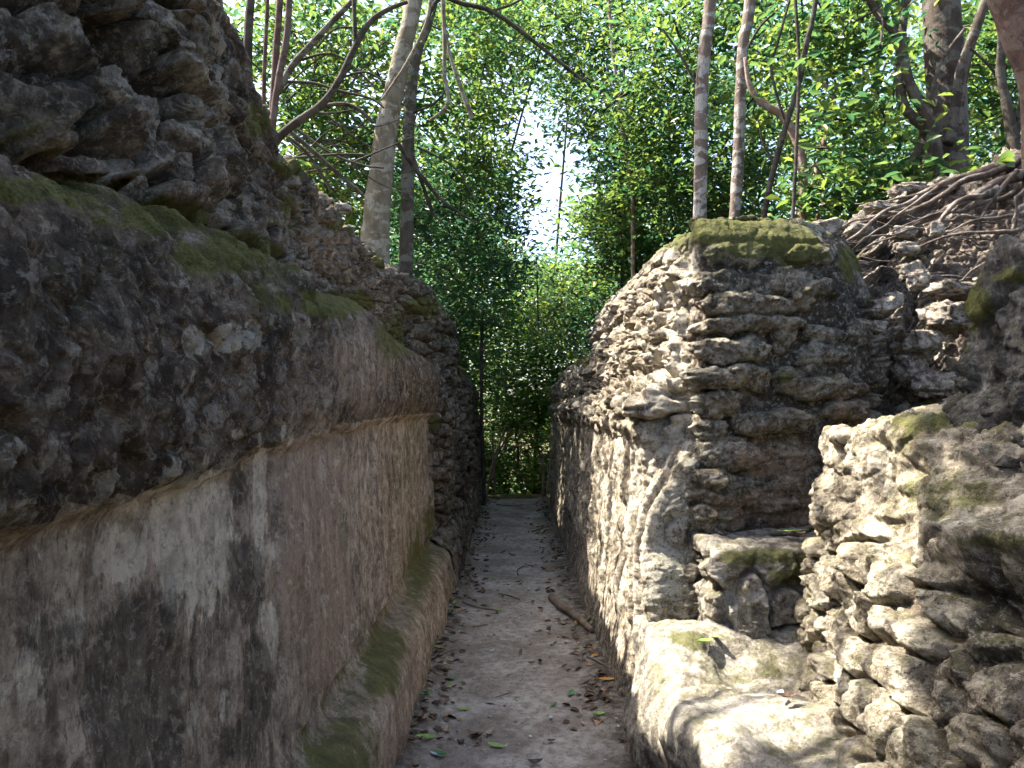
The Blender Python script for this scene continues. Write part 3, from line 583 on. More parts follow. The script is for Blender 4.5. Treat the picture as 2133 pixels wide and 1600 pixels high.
# ------------------------------------------------------------------ root-covered bank
def bank_col(px, ytop, ybot, dt, db, lift=0.0):
    a = at(px, ybot, db); b = at(px, ytop, dt)
    pts = []
    for f in (0, .2, .4, .6, .8, 1):
        g = f ** 1.25
        pts.append((a.x + (b.x - a.x) * g, a.y + (b.y - a.y) * g, a.z + (b.z - a.z) * f))
    pts.append((b.x + .3, b.y + .5, b.z + .03)); pts.append((b.x + .9, b.y + 1.6, b.z - .05))
    return [tuple(q) for q in pts]
sts = [bank_col(1640, 500, 900, 5.0, 4.7), bank_col(1720, 478, 900, 5.1, 4.7), bank_col(1780, 462, 900, 5.2, 4.6), bank_col(1840, 440, 900, 5.3, 4.55), bank_col(1900, 412, 890, 5.4, 4.5), bank_col(1960, 388, 890, 5.4, 4.45), bank_col(2020, 365, 890, 5.3, 4.4), bank_col(2080, 335, 890, 5.2, 4.35), bank_col(2150, 300, 890, 5.0, 4.2), bank_col(2260, 270, 900, 4.9, 4.0), bank_col(2450, 250, 900, 4.8, 3.8)]
P, U, V, mk, us = loft(sts, .0022, .008, umin=.006)
N = normals(P); N *= -np.sign(N[..., 1:2][:, :mk[5]].mean())
X, Y, Z = P[..., 0].copy(), P[..., 1].copy(), P[..., 2].copy(); Z0 = U * 0
h, t, m = rubble(U, V, .20, .13, 171, .5, (0, .45), 1.8)
h2, t2, m2 = rubble(U, V, .07, .05, 172, .4, (0, .5), 1.4)
sel = ss(.35, .6, t)
D = sel * (.13 * h - .03) + .035 * h2 + .04 * billow(U * 8, V * 8, Z0, 5, 195) + .03 * facet(U, V, .07, 196) + .10 * fbm(U * 1.7, V * 1.7, Z0, 3, 173) + .03 * fbm(U * 14, V * 14, Z0, 4, 174) - .02
P = P + N * D[..., None]
A = attrs_of(P, t * .8, np.maximum(m * sel, m2 * .4), patch(P, [(1880, 480, 40, 24, .8), (1900, 530, 30, 24, .7), (1850, 430, 60, 16, .6), (1920, 600, 30, 20, .4), (1790, 520, 30, 40, .5)], .35, 175, 7), patch(P, [(1940, 720, 60, 40, .8), (1970, 600, 60, 20, .6), (1880, 490, 40, 30, .4)], .35, 176, 7), 0, 0, patch(P, [(2100, 500, 90, 60, .5), (1860, 560, 60, 24, .6), (2080, 380, 80, 60, .4)], .3, 177))
e = link('rubble_bank', raw_mesh('rubble_bank', P, grid_idx(*P.shape[:2]), 4, A), M_bank); tag(e, 'collapsed bank of earth and loose stones under the tree roots, behind the pier', 'bank', kind='structure')
BANKP = P

# ------------------------------------------------------------------ path and ground
m = NT('path_dirt')
a = m.noise(2.2, detail=8, rough=.65); b = m.noise(18, detail=8, rough=.7); c = m.noise(130, detail=4, rough=.7)
col = m.mix(m.ramp(a, .38, .62), (0.24, 0.212, 0.178), (0.43, 0.40, 0.35))
col = m.mix(m.ramp(b, .42, .62, 0, .6), col, (0.14, 0.11, 0.09))
v = m.vor(95); col = m.mix(m.math('MULTIPLY', m.ramp(v.outputs['Distance'], .30, .12), m.ramp(m.noise(40), .5, .6)), col, (0.42, 0.38, 0.32))
col = m.mix(m.ramp(c, .62, .72, 0, .7), col, (0.46, 0.42, 0.36)); col = m.mix(m.ramp(c, .38, .3, 0, .7), col, (0.07, 0.055, 0.045))
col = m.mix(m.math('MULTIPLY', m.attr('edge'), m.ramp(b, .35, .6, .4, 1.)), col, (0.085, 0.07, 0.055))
M_path = m.surf(col, .95, m.bump(c, .9, .012, m.bump(b, .9, .03)), .15)
xs = np.linspace(-.75, .85, 150); ys = [0.6]
while ys[-1] < 15.4: ys.append(ys[-1] + max(.008, .0042 * ys[-1]))
ys = np.array(ys)
YY, XX = np.meshgrid(ys, xs, indexing='ij'); YY = YY.astype(np.float32); XX = XX.astype(np.float32)
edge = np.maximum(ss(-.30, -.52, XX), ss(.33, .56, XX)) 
ZZ = 0.02 * fbm(XX * 2, YY * 2, XX * 0, 3, 181) + .008 * fbm(XX * 12, YY * 12, XX * 0, 4, 182) + .003 * fbm(XX * 50, YY * 50, XX * 0, 2, 183) + .035 * edge
ZZ = ZZ + 0.05 * ss(10, 13.2, YY) - .55 * ss(13.4, 15.4, YY)
def path_z(x, y):
    x = np.float32(x); y = np.float32(y)
    e = max(float(ss(-.30, -.52, x)), float(ss(.33, .56, x)))
    return float(0.02 * fbm(x * 2, y * 2, x * 0, 3, 181) + .008 * fbm(x * 12, y * 12, x * 0, 4, 182) + .035 * e + .05 * ss(10, 13.2, y) - .55 * ss(13.4, 15.4, y))
PP = np.stack([XX, YY, ZZ], -1)
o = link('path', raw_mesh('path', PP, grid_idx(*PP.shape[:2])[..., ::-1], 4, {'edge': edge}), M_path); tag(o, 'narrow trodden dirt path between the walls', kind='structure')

m = NT('forest_floor')
b = m.noise(1.3, detail=9, rough=.7); c = m.noise(22, detail=7, rough=.75)
col = m.mix(m.ramp(b, .4, .6), (0.06, 0.042, 0.028), (0.055, 0.075, 0.022)); col = m.mix(m.ramp(c, .45, .65), col, (0.14, 0.10, 0.06))
M_ground = m.surf(col, .95, m.bump(c, .9, .05), .1)
gx = np.concatenate([-np.geomspace(400, 2.2, 70), np.linspace(-2.1, 2.3, 60), np.geomspace(2.4, 400, 70)])
gy = np.concatenate([np.linspace(-60, -1, 20), np.linspace(-.5, 20, 110), np.geomspace(20.3, 500, 70)])
GY, GX = np.meshgrid(gy, gx, indexing='ij')
GZ = terrain(GX, GY)
inside = (np.abs(GX) < 1.15) & (GY < 14); GZ = np.where(inside, -.3, GZ)
rt = (GX > .9) & (GX < 3.2) & (GY < 5.6); GZ = np.where(rt, np.minimum(GZ, .2), GZ)
PP = np.stack([GX, GY, GZ], -1)
o = link('ground', raw_mesh('ground', PP, grid_idx(*PP.shape[:2])[..., ::-1], 4), M_ground); tag(o, 'forest floor around the walled passage', kind='structure')

# ------------------------------------------------------------------ foliage and bark materials
def leaf_mat(name, dk, lt, yl, trans=0.5):
    m = NT(name)
    t = m.attr('tone')
    col = m.mix(m.ramp(t, 0, 1), dk, lt); col = m.mix(m.ramp(t, .80, .98), col, yl)
    d = m.n('ShaderNodeBsdfPrincipled'); m.set(d.inputs['Base Color'], col); d.inputs['Roughness'].default_value = .38; d.inputs['Specular IOR Level'].default_value = .45
    tr = m.n('ShaderNodeBsdfTranslucent'); m.set(tr.inputs['Color'], m.mix(0.8, col, m.mix(m.ramp(t, 0, 1), tuple(x * 2.7 + .012 for x in dk), (min(1, lt[0] * 3.2 + .03), min(1, lt[1] * 2.6), lt[2] * 2.0))))
    mx = m.n('ShaderNodeMixShader'); mx.inputs[0].default_value = trans
    m.t.links.new(d.outputs[0], mx.inputs[1]); m.t.links.new(tr.outputs[0], mx.inputs[2]); m.t.links.new(mx.outputs[0], m.out.inputs[0])
    return m.m
L_mid = leaf_mat('leaf_green', (0.0148, 0.0503, 0.0178), (0.0518, 0.1073, 0.0237), (0.1554, 0.1702, 0.0259), .52)
L_dark = leaf_mat('leaf_dark', (0.0118, 0.0459, 0.0237), (0.0266, 0.0814, 0.0340), (0.0814, 0.1258, 0.0296), .45)
L_light = leaf_mat('leaf_bright', (0.0250, 0.0663, 0.0187), (0.0780, 0.1326, 0.0250), (0.2106, 0.1950, 0.0351), .5)
def bark(name, base, alt, pale, pf=0.5, ring=0.6, bumpy=1.0):
    m = NT(name)
    a = m.noise(9, m.coord((1, 1, .6)), detail=8, rough=.7); p = m.noise(5.5, m.coord((1, 1, 1.6)), detail=7, rough=.6, dist=.5); f = m.noise(70, m.coord((1, 1, .3)), detail=6, rough=.7)
    col = m.mix(m.ramp(a, .38, .6), base, alt)
    col = m.mix(m.math('MULTIPLY', m.ramp(p, .5, .545), pf), col, m.mix(m.ramp(f, .4, .6), pale, tuple(x * .7 for x in pale)))
    col = m.mix(m.ramp(f, .55, .7, 0, .5), col, (0.03, 0.025, 0.02))
    return m.surf(col, .9, m.bump(f, .7 * bumpy, .012, m.bump(a, .6 * bumpy, .02)), .15)
B_light = bark('bark_light', (0.10, 0.083, 0.055), (0.16, 0.138, 0.10), (0.32, 0.30, 0.25), .6)
B_grey = bark('bark_grey', (0.050, 0.043, 0.032), (0.082, 0.070, 0.056), (0.22, 0.22, 0.19), .5)
B_mott = bark('bark_mottled', (0.085, 0.064, 0.05), (0.14, 0.108, 0.088), (0.33, 0.31, 0.28), .85)
B_dark = bark('bark_dark', (0.026, 0.021, 0.016), (0.05, 0.041, 0.032), (0.15, 0.145, 0.125), .25)
B_red = bark('bark_reddish', (0.050, 0.030, 0.024), (0.085, 0.052, 0.040), (0.20, 0.165, 0.145), .3)
B_big = bark('bark_brown', (0.036, 0.028, 0.022), (0.07, 0.054, 0.042), (0.20, 0.19, 0.165), .35)
B_pink = bark('bark_pinkish', (0.15, 0.095, 0.068), (0.21, 0.14, 0.105), (0.46, 0.38, 0.32), .4)
B_root = bark('bark_root', (0.060, 0.046, 0.036), (0.135, 0.105, 0.085), (0.32, 0.28, 0.24), .5, bumpy=1.8)

def tube_arr(pts, rad, n=10, rough=.06, seed=0, step=None):
    pts = np.array([tuple(p) for p in pts], float); rad = np.array(rad, float) if np.ndim(rad) else np.full(len(pts), rad)
    seg = np.linalg.norm(np.diff(pts, axis=0), axis=1); cum = np.concatenate([[0], np.cumsum(seg)])
    L = cum[-1]; st_ = step or max(np.mean(rad) * 1.2, L / 90); k = max(4, int(L / st_))
    t = np.linspace(0, L, k)
    idx = np.clip(np.searchsorted(cum, t, side='right') - 1, 0, len(pts) - 2); f = ((t - cum[idx]) / np.maximum(seg[idx], 1e-9))[:, None]
    p0 = pts[np.maximum(idx - 1, 0)]; p1 = pts[idx]; p2 = pts[idx + 1]; p3 = pts[np.minimum(idx + 2, len(pts) - 1)]
    C = .5 * ((2 * p1) + (-p0 + p2) * f + (2 * p0 - 5 * p1 + 4 * p2 - p3) * f ** 2 + (-p0 + 3 * p1 - 3 * p2 + p3) * f ** 3)
    R = np.interp(t, cum, rad)
    T = np.gradient(C, axis=0); T /= np.maximum(np.linalg.norm(T, axis=1, keepdims=True), 1e-9)
    up = np.tile(np.array([0.13, 0.97, 0.21]), (k, 1)); A_ = np.cross(T, up); A_ /= np.maximum(np.linalg.norm(A_, axis=1, keepdims=True), 1e-9); B_ = np.cross(T, A_)
    th = np.linspace(0, 2 * np.pi, n, endpoint=False)
    ring = A_[:, None] * np.cos(th)[None, :, None] + B_[:, None] * np.sin(th)[None, :, None]
    base = C[:, None] + ring * R[:, None, None]
    sc = 1.0 / max(R.mean(), 1e-3) * .35
    nz = fbm(base[..., 0] * sc, base[..., 1] * sc, base[..., 2] * sc * .6, 3, seed + 200)
    base = C[:, None] + ring * (R[:, None] * (1 + rough * 3 * nz))[..., None]
    i = np.arange(k * n).reshape(k, n); j = np.roll(i, -1, axis=1)
    q = np.stack([i[:-1], j[:-1], j[1:], i[1:]], -1).reshape(-1, 4)
    V_ = base.reshape(-1, 3)
    # end caps as degenerate-free fans of quads around the centre
    c0 = len(V_); V_ = np.concatenate([V_, C[:1], C[-1:]])
    caps = [(c0, i[0, (a + 2) % n], i[0, (a + 1) % n], i[0, a]) for a in range(0, n - 1, 2)] + [(c0 + 1, i[-1, a], i[-1, a + 1], i[-1, (a + 2) % n]) for a in range(0, n - 1, 2)]
    return V_, np.concatenate([q, np.array(caps)])
def merge(parts):
    vs = []; fs = []; o_ = 0
    for v_, f_ in parts:
        vs.append(v_); fs.append(f_ + o_); o_ += len(v_)
    return np.concatenate(vs), np.concatenate(fs)
def mesh_of(name, parts, attrs=None, smooth=True):
    v_, f_ = merge(parts); return raw_mesh(name, v_, f_, 4, attrs, smooth)

def leaves_arr(rng, C, size, wid=.42, up=0.75, jit=.35):
    """two folded quads per leaf; C (n,3) centres"""
    n = len(C)
    nrm = rng.normal(size=(n, 3)); nrm[:, 2] = np.abs(nrm[:, 2]) + up * 1.6; nrm /= np.linalg.norm(nrm, axis=1, keepdims=True)
    ax = rng.normal(size=(n, 3)); ax[:, 2] -= .45; ax -= nrm * (ax * nrm).sum(1, keepdims=True); ax /= np.linalg.norm(ax, axis=1, keepdims=True)
    sd = np.cross(nrm, ax); L = size * rng.uniform(1 - jit, 1 + jit, (n, 1)); W_ = L * wid * rng.uniform(.85, 1.15, (n, 1))
    def pt(a, b, c): return C + ax * (a * L) + sd * (b * W_) + nrm * (c * L)
    V_ = np.stack([pt(-.5, 0, 0), pt(-.12, .5, .10), pt(.25, .36, .07), pt(.5, 0, -.08), pt(.25, -.36, .07), pt(-.12, -.5, .10)], 1)
    b = (np.arange(n) * 6)[:, None]
    f_ = np.concatenate([b + np.array([0, 3, 2, 1]), b + np.array([0, 5, 4, 3])])
    tone = np.repeat(np.clip(rng.uniform(0, 1, n), 0, 1), 6)
    return V_.reshape(-1, 3), f_, tone
def crown_pts(rng, blobs, cl_r=.22):
    """blobs: (x,y,z,rx,ry,rz,clusters,leaves per cluster)"""
    out = []; cen = []; tn = []
    for (x, y, z, rx, ry, rz, nc, nl) in blobs:
        c = rng.normal(size=(nc, 3)); c /= np.linalg.norm(c, axis=1, keepdims=True); c *= rng.uniform(.15, 1, (nc, 1)) ** .5
        c = c * np.array([rx, ry, rz]) * (1 + .25 * rng.normal(size=(nc, 1))) + np.array([x, y, z])
        cen.append(c)
        s = rng.uniform(.6, 1.4, (nc, 1, 1)) * cl_r
        p = c[:, None] + rng.normal(size=(nc, nl, 3)) * s * np.array([1, 1, .45])
        out.append(p.reshape(-1, 3)); tn.append(np.repeat(rng.normal(0, .18, nc), nl))
    return np.concatenate(out), np.concatenate(cen), np.concatenate(tn)
def crown_mesh(name, seed, blobs, leaf, cl_r=.22, wid=.42, up=.75):
    rng = np.random.RandomState(seed)
    p, cen, tn = crown_pts(rng, blobs, cl_r)
    v_, f_, t_ = leaves_arr(rng, p, leaf, wid, up)
    t_ = np.clip(t_ + np.repeat(tn, 6), 0, 1)
    return raw_mesh(name, v_, f_, 4, {'tone': t_}, smooth=False), cen

# ------------------------------------------------------------------ template forest trees
def limbs(rng, base, top, cen, r0, count, rr=.02):
    """main limbs from the trunk towards leaf clusters"""
    parts = []
    base = np.array(base); top = np.array(top)
    for k in range(count):
        c = cen[rng.randint(len(cen))]
        f = rng.uniform(.25, .95); s = base + (top - base) * f
        if c[2] < s[2] - .5: s = base + (top - base) * .3
        mid = (s + c) / 2 + np.array([rng.normal(0, .25), rng.normal(0, .25), rng.uniform(0, .4)])
        parts.append(tube_arr([s, (s + mid) / 2 + rng.normal(0, .08, 3), mid, c], np.array([1, .7, .5, .2]) * r0 * rng.uniform(.6, 1.2), 5, .05, k))
    return parts
def make_tree(seed, height, crown_z0, rad, leaf, nc, nl, lmat, bmat, name, lean=.3, tr=.11, cl_r=.3, nlimb=22):
    rng = np.random.RandomState(seed)
    root = empty(name)
    lx, ly = rng.normal(0, lean, 2)
    tp = np.array([lx, ly, height * .93])
    pts = [(0, 0, -.3)] + [(lx * f + rng.normal(0, .08), ly * f + rng.normal(0, .08), height * .93 * f) for f in (.2, .4, .6, .8)] + [tuple(tp)]
    link('trunk', mesh_of('trunk', [tube_arr(pts, [tr * 1.35, tr, tr * .85, tr * .7, tr * .5, tr * .2], 9, .05, seed)]), bmat, root)
    blobs = []
    nb = 7
    for k in range(nb):
        f = k / (nb - 1); z = crown_z0 + (height - crown_z0) * f; wd = rad * (.55 + .6 * math.sin(math.pi * min(1, f * .85 + .12)))
        a = rng.uniform(0, 6.28); q = rad * .35
        blobs.append((lx * z / height + q * math.cos(a), ly * z / height + q * math.sin(a), z, wd, wd, (height - crown_z0) / nb * .95, int(nc / nb), nl))
    me, cen = crown_mesh('crown', seed + 50, blobs, leaf, cl_r)
    link('crown', me, lmat, root)
    link('branches', mesh_of('branches', limbs(rng, (0, 0, crown_z0 * .6), tp, cen, tr * .35, nlimb)), bmat, root)
    return root
def copy_tree(root, loc, rz, sc, label, cat, group):
    r = root.copy(); COL.objects.link(r); r.location = loc; r.rotation_euler = (0, 0, rz); r.scale = (sc, sc, sc)
    tag(r, label, cat, group)
    for ch in root.children:
        c = ch.copy(); COL.objects.link(c); c.parent = r
    return r
def ter(x, y): return float(terrain(np.array([float(x)]), np.array([float(y)]))[0])
tall = [make_tree(301, 13, 3.2, 2.3, .14, 230, 24, L_mid, B_grey, 'forest_tree', cl_r=.24), make_tree(302, 15, 5.0, 2.6, .115, 270, 30, L_light, B_grey, 'forest_tree', cl_r=.24),
        make_tree(303, 11, 2.6, 2.1, .17, 210, 20, L_mid, B_dark, 'forest_tree', cl_r=.24)]
under = [make_tree(311, 4.2, .4, 1.35, .14, 300, 22, L_dark, B_dark, 'understory_tree', tr=.05, nlimb=14), make_tree(312, 3.4, .2, 1.25, .13, 280, 22, L_mid, B_dark, 'understory_tree', tr=.04, nlimb=12),
         make_tree(313, 5.2, .8, 1.4, .13, 320, 22, L_dark, B_dark, 'understory_tree', tr=.06, nlimb=14),
         make_tree(314, 5.6, 2.1, 1.5, .15, 260, 22, L_mid, B_dark, 'understory_tree', tr=.05, nlimb=14)]
bush = [make_tree(321, 1.3, .05, .7, .11, 120, 18, L_light, B_dark, 'bush', tr=.015, nlimb=8, cl_r=.18, lean=.1), make_tree(322, 1.0, .05, .6, .10, 110, 18, L_mid, B_dark, 'bush', tr=.015, nlimb=8, cl_r=.16, lean=.1)]
LT = ['tall broadleaf tree with mid green crown in the forest behind', 'tall tree with bright yellow-green sunlit crown in the forest behind', 'shorter forest tree with dark trunk and loose green crown']
LU = ['dark green bushy young tree in the forest understory', 'low mid green bushy sapling in the forest understory', 'slender dark green young tree in the forest understory']
LB = ['bright green leafy bush on the ground beyond the walls', 'small mid green bush on the ground beyond the walls']
ORD = 'first second third fourth fifth sixth seventh eighth ninth tenth eleventh twelfth thirteenth fourteenth fifteenth sixteenth seventeenth eighteenth nineteenth twentieth'.split()
def nth(i, n):
    if i == 0: return 'leftmost'
    if i == n - 1: return 'rightmost'
    return (ORD[i] if i < len(ORD) else '%dth' % (i + 1)) + ' from the left'
used = set()
def put(T, k, x, y, rz, sc, label, cat, group):
    loc = (x, y, ter(x, y)); key = (id(T), k)
    if key not in used:
        used.add(key); r = T[k]; r.location = loc; r.rotation_euler = (0, 0, rz); r.scale = (sc,) * 3; tag(r, label, cat, group)
    else: copy_tree(T[k], loc, rz, sc, label, cat, group)
def row_put(T, items, words, where, cat, group):
    items.sort(key=lambda q: q[0] / q[1])
    for i, (x, y, k, sc) in enumerate(items):
        put(T, k, x, y, rng.uniform(0, 6.28), sc, words[k] + ', ' + nth(i, len(items)) + ' ' + where, cat, group)
rng = random.Random(5)
LT = ['tall tree with mid green crown', 'tall tree with yellow-green sunlit crown', 'shorter dark-trunked tree with loose crown']
LU = ['dark bushy young tree', 'low mid green sapling', 'slender dark green young tree', 'arching dark green young tree']
LB = ['bright green leafy bush', 'small mid green bush']
GT, GU, GB = 'tall trees of the forest behind the walls', 'young trees filling the understory', 'bushes beyond the walls'
def gap(x, y, r):   # clearing over the passage
    return (x + r > 0.0) and (x - r < 0.11 * y)
RN = ['nearest', 'second', 'third', 'farthest']
for row, (d, dx) in enumerate(((14, 3.9), (19, 4.6), (26, 5.4), (36, 7.0))):
    x = -d * .80 + rng.uniform(0, dx); it = []
    while x < d * .85:
        y = d + rng.uniform(-1.2, 1.2); k = rng.randrange(3); sc = rng.uniform(.85, 1.2) * (1.05, 1.05, .82, .95)[row]
        if not gap(x, y, 1.8 * sc) and not (-6 < x < 0 and 13 < y < 22): it.append((x, y, k, sc))
        x += dx * rng.uniform(.7, 1.3)
    row_put(tall, it, LT, 'in the %s forest row' % RN[row], 'tree', GT)
for row, (d, dx) in enumerate(((11.5, 2.6), (15, 2.8), (20, 3.0), (28, 3.6))):
    x = -d * .72 + rng.uniform(0, dx); it = []
    while x < d * .8:
        y = d + rng.uniform(-.8, .8); k = rng.randrange(3); sc = rng.uniform(.85, 1.25)
        if abs(x - .1) > (2.4 if d < 14 else 3.4 if d < 25 else 0): it.append((x, y, k, sc))
        x += dx * rng.uniform(.75, 1.25)
    row_put(under, it, LU, 'in the %s understory row' % RN[row], 'young tree', GU)
row_put(under, [(-1.9, 15.2, 3, 1.05), (-.9, 17.0, 3, 1.0), (2.2, 15.6, 3, 1.05), (2.5, 13.6, 2, 1.0), (-2.6, 13.6, 0, 1.1), (.6, 18.4, 3, .95), (1.6, 19, 3, 1.0), (-2.2, 19.5, 3, 1.1), (3.2, 17.5, 3, 1.1), (-.2, 21.5, 3, 1.2)], LU, 'over the path end', 'young tree', GU)
row_put(bush, [(rng.uniform(-.16, .2) * q, q, i % 2, rng.uniform(.8, 1.3)) for i, q in enumerate([rng.uniform(15.0, 23) for _ in range(30)])], LB, 'past the path end', 'bush', GB)
row_put(bush, [(-rng.uniform(2.2, .62 * q + 1), q, i % 2, rng.uniform(.7, 1.1)) for i, q in enumerate([rng.uniform(7.5, 11) for _ in range(9)])], LB, 'behind the left wall', 'bush', GB)
row_put(bush, [(rng.uniform(2.2, .62 * q + 1), q, i % 2, rng.uniform(.7, 1.1)) for i, q in enumerate([rng.uniform(6.5, 11) for _ in range(12)])], LB, 'behind the pier', 'bush', GB)

# ------------------------------------------------------------------ individual trees
def limb(px_pts, d, wpx, d2=None):
    """limb from photo points at depth d (to d2), pixel widths -> metres"""
    n = len(px_pts); ds = np.linspace(d, d2 if d2 else d, n)
    ws = np.interp(np.linspace(0, 1, n), np.linspace(0, 1, len(wpx)), wpx) if isinstance(wpx, (list, tuple)) else np.full(n, wpx)
    return [at(p[0], p[1], q) for p, q in zip(px_pts, ds)], ws / 2 / F * ds
def to_ground(pts, rad, extra=0.0):
    b = pts[0].copy(); g = ter(b.x, b.y) - .15
    if b.z > g: pts = [Vector((b.x + (b.x - pts[1].x) * .2, b.y, min(g, b.z - .05)))] + pts; rad = np.concatenate([[rad[0] * 1.1], rad])
    return pts, rad
def up_out(pts, rad, dz=4.0, shrink=.5):
    a, b = pts[-2], pts[-1]; v = (b - a).normalized(); v = (v + Vector((0, 0, .6))).normalized()
    return pts + [b + v * dz * .5, b + v * dz + Vector((.1, .2, 0))], np.concatenate([rad, [rad[-1] * .8, rad[-1] * shrink]])
def tree(name, label, cat, mat, trunk, branches=(), crown=None, group=None, ground=True, top=4.0):
    pts, rad = limb(*trunk)
    if ground: pts, rad = to_ground(pts, rad)
    if top: pts, rad = up_out(pts, rad, top)
    base = pts[0]
    e = tag(empty(name, base), label, cat, group)
    v_, f_ = tube_arr(pts, rad, 16, .05, len(name))
    link('trunk', raw_mesh('trunk', v_ - np.array(base), f_, 4), mat, e)
    tips = []
    for i, br in enumerate(branches):
        bm_ = mat
        if isinstance(br[-1], bpy.types.Material): bm_ = br[-1]; br = br[:-1]
        bp, brd = limb(*br); v_, f_ = tube_arr(bp, brd, 8, .06, i + 3)
        link('branch', raw_mesh('branch', v_ - np.array(base), f_, 4), bm_, e); tips.append(bp)
    if crown:
        lm, seed, leaf, blobs, cl = crown
        bl = []
        for (px, py, d, rx, rz, nc, nl) in blobs:
            c = at(px, py, d); bl.append((c.x - base.x, c.y - base.y, c.z - base.z, rx, rx * 1.1, rz, nc, nl))
        me, cen = crown_mesh('crown', seed, bl, leaf, cl)
        link('crown', me, lm, e)
        rg = np.random.RandomState(seed); tw = []
        for k in range(min(46, len(cen) // 3)):
            c = cen[rg.randint(len(cen))]; dd = cen - c; o_ = cen[np.argsort((dd ** 2).sum(1))[rg.randint(4, 14)]]
            tw.append(tube_arr([c, (c + o_) / 2 + rg.normal(0, .06, 3), o_], [.012, .009, .005], 4, .02, k))
        link('twigs', mesh_of('twigs', tw), B_dark, e)['kind'] = 'stuff'
    return e
_rt = random.Random(12); TW = []
for _ in range(26):
    x0 = _rt.uniform(590, 760); y0 = _rt.uniform(150, 380); a_ = _rt.uniform(-.9, .7); L_ = _rt.uniform(70, 210); c_ = _rt.uniform(-.35, .35)
    TW.append(([(x0 + L_ * q * math.cos(a_), y0 + L_ * q * math.sin(a_) + L_ * c_ * q * (1 - q) * 2 + _rt.uniform(-4, 4)) for q in (0, .25, .5, .75, 1)], _rt.uniform(6.6, 8.5), [_rt.uniform(3.5, 6), 3, 1.5]))
# left side
tree('leaning_tree', 'pale lichen-spotted trunk leaning right above the left wall', 'tree', B_light, ([(780, 520), (783, 484), (785, 426), (796, 349), (804, 271), (820, 194), (841, 97), (862, 0)], 7.6, [66, 58, 55, 50, 46, 42, 38, 36]),
     [([(899, -20), (887, 50), (849, 128), (822, 170), (794, 209)], 7.2, [8, 7, 5]), ([(822, 287), (849, 329), (888, 380), (926, 422), (992, 465)], 7.8, [10, 9, 4], B_dark), ([(858, 320), (888, 407), (903, 446), (930, 470)], 7.9, [9, 7, 3], B_dark), ([(868, 306), (946, 349), (990, 420)], 8.0, [5, 3], B_dark)],
     (L_mid, 401, .105, [(700, 60, 9, 1.0, .8, 60, 26), (900, 120, 9.5, .9, .9, 50, 26), (980, 300, 10, .9, .9, 60, 26), (700, 300, 9, .7, .6, 40, 24), (1000, 80, 10, .9, .8, 60, 26)], .22))
tree('straight_tree', 'slim grey-banded trunk right behind the pale leaning trunk', 'tree', B_grey, ([(843, 610), (845, 589), (847, 504), (849, 388), (851, 271), (858, 174), (872, 97), (899, 23)], 8.6, [31, 30, 29, 28, 26, 24, 22, 18]),
     [([(922, -10), (926, 78), (926, 155), (932, 217), (895, 252)], 7.8, [10, 9, 9, 6], B_light), ([(930, 70), (938, 116), (961, 186), (984, 248)], 8.0, [6, 8, 10], B_light), ([(880, 60), (915, -2), (965, 8), (1023, 23), (1081, 62), (1139, 108), (1217, 170)], 8.4, [10, 10, 9, 6], B_dark), ([(1023, 23), (1060, 12), (1101, -10)], 8.4, [6, 5], B_dark), ([(860, 235), (905, 215), (935, 180)], 8.2, [6, 4], B_dark)],
     (L_dark, 402, .10, [(900, 560, 10.5, .8, .8, 70, 26), (960, 640, 12, .9, 1.0, 80, 26), (1040, 560, 13, .8, .7, 50, 26), (900, 430, 10.5, .8, .6, 50, 26), (1010, 440, 12, .8, .7, 50, 26)], .22))
tree('twin_tree', 'reddish thin trunks rising together behind the top of the left wall', 'tree', B_red, ([(566, 310), (566, 298), (570, 194), (577, 78), (583, 0)], 5.6, [18, 17, 15, 14, 14]),
     [([(562, 305), (579, 174), (597, 78), (603, -10)], 5.5, [17, 15, 14]), ([(550, 300), (550, 174), (554, 78), (558, -10)], 5.8, [10, 9, 8]), ([(545, 300), (520, 194), (516, 97), (523, -10)], 6.2, [24, 20, 18], B_dark)],
     (L_mid, 403, .09, [(640, 60, 8, .5, .5, 30, 20), (540, 60, 8, .5, .6, 30, 20), (660, 200, 8, .5, .5, 26, 20)], .18), top=3)
tree('sprawling_tree', 'dark sprawling tree with long crossing bare branches left of the pale trunk', 'tree', B_dark, ([(560, 330), (574, 294), (616, 256), (670, 217), (709, 163), (740, 97), (771, 46), (810, 19), (849, 4)], 6.2, [20, 18, 16, 15, 14, 13, 10, 8]),
     [([(574, 200), (593, 163), (616, 128), (655, 85), (694, 43), (732, 4), (760, -30)], 6.3, [16, 14, 12], B_grey), ([(593, 170), (655, 174), (709, 190), (771, 205), (800, 225)], 6.6, [7, 6, 4]), ([(650, 235), (678, 221), (717, 217), (748, 229), (779, 256)], 6.5, [8, 9, 7]),
      ([(590, 262), (601, 271), (655, 318), (694, 353), (756, 407)], 6.6, [9, 10, 8]), ([(600, 285), (640, 320), (680, 380), (700, 400)], 6.7, [6, 8, 6]), ([(620, 270), (690, 320), (760, 345), (800, 350)], 6.9, [6, 5, 3]), ([(600, 330), (700, 322), (770, 322)], 6.8, [5, 5, 3]),
      ([(740, 97), (738, 20), (735, -20)], 6.2, [10, 8]), ([(616, 128), (700, 115), (790, 190)], 6.8, [6, 5, 4]), ([(660, 100), (700, 60), (760, 60)], 7, [5, 4]), ([(709, 163), (760, 150), (800, 170)], 6.7, [5, 4])] + TW,
     (L_light, 404, .10, [(740, 150, 10, .9, .8, 60, 24), (620, 380, 8, .6, .4, 36, 24), (700, 420, 9, .7, .4, 44, 24), (640, 230, 9, .7, .6, 36, 24)], .2), top=0)
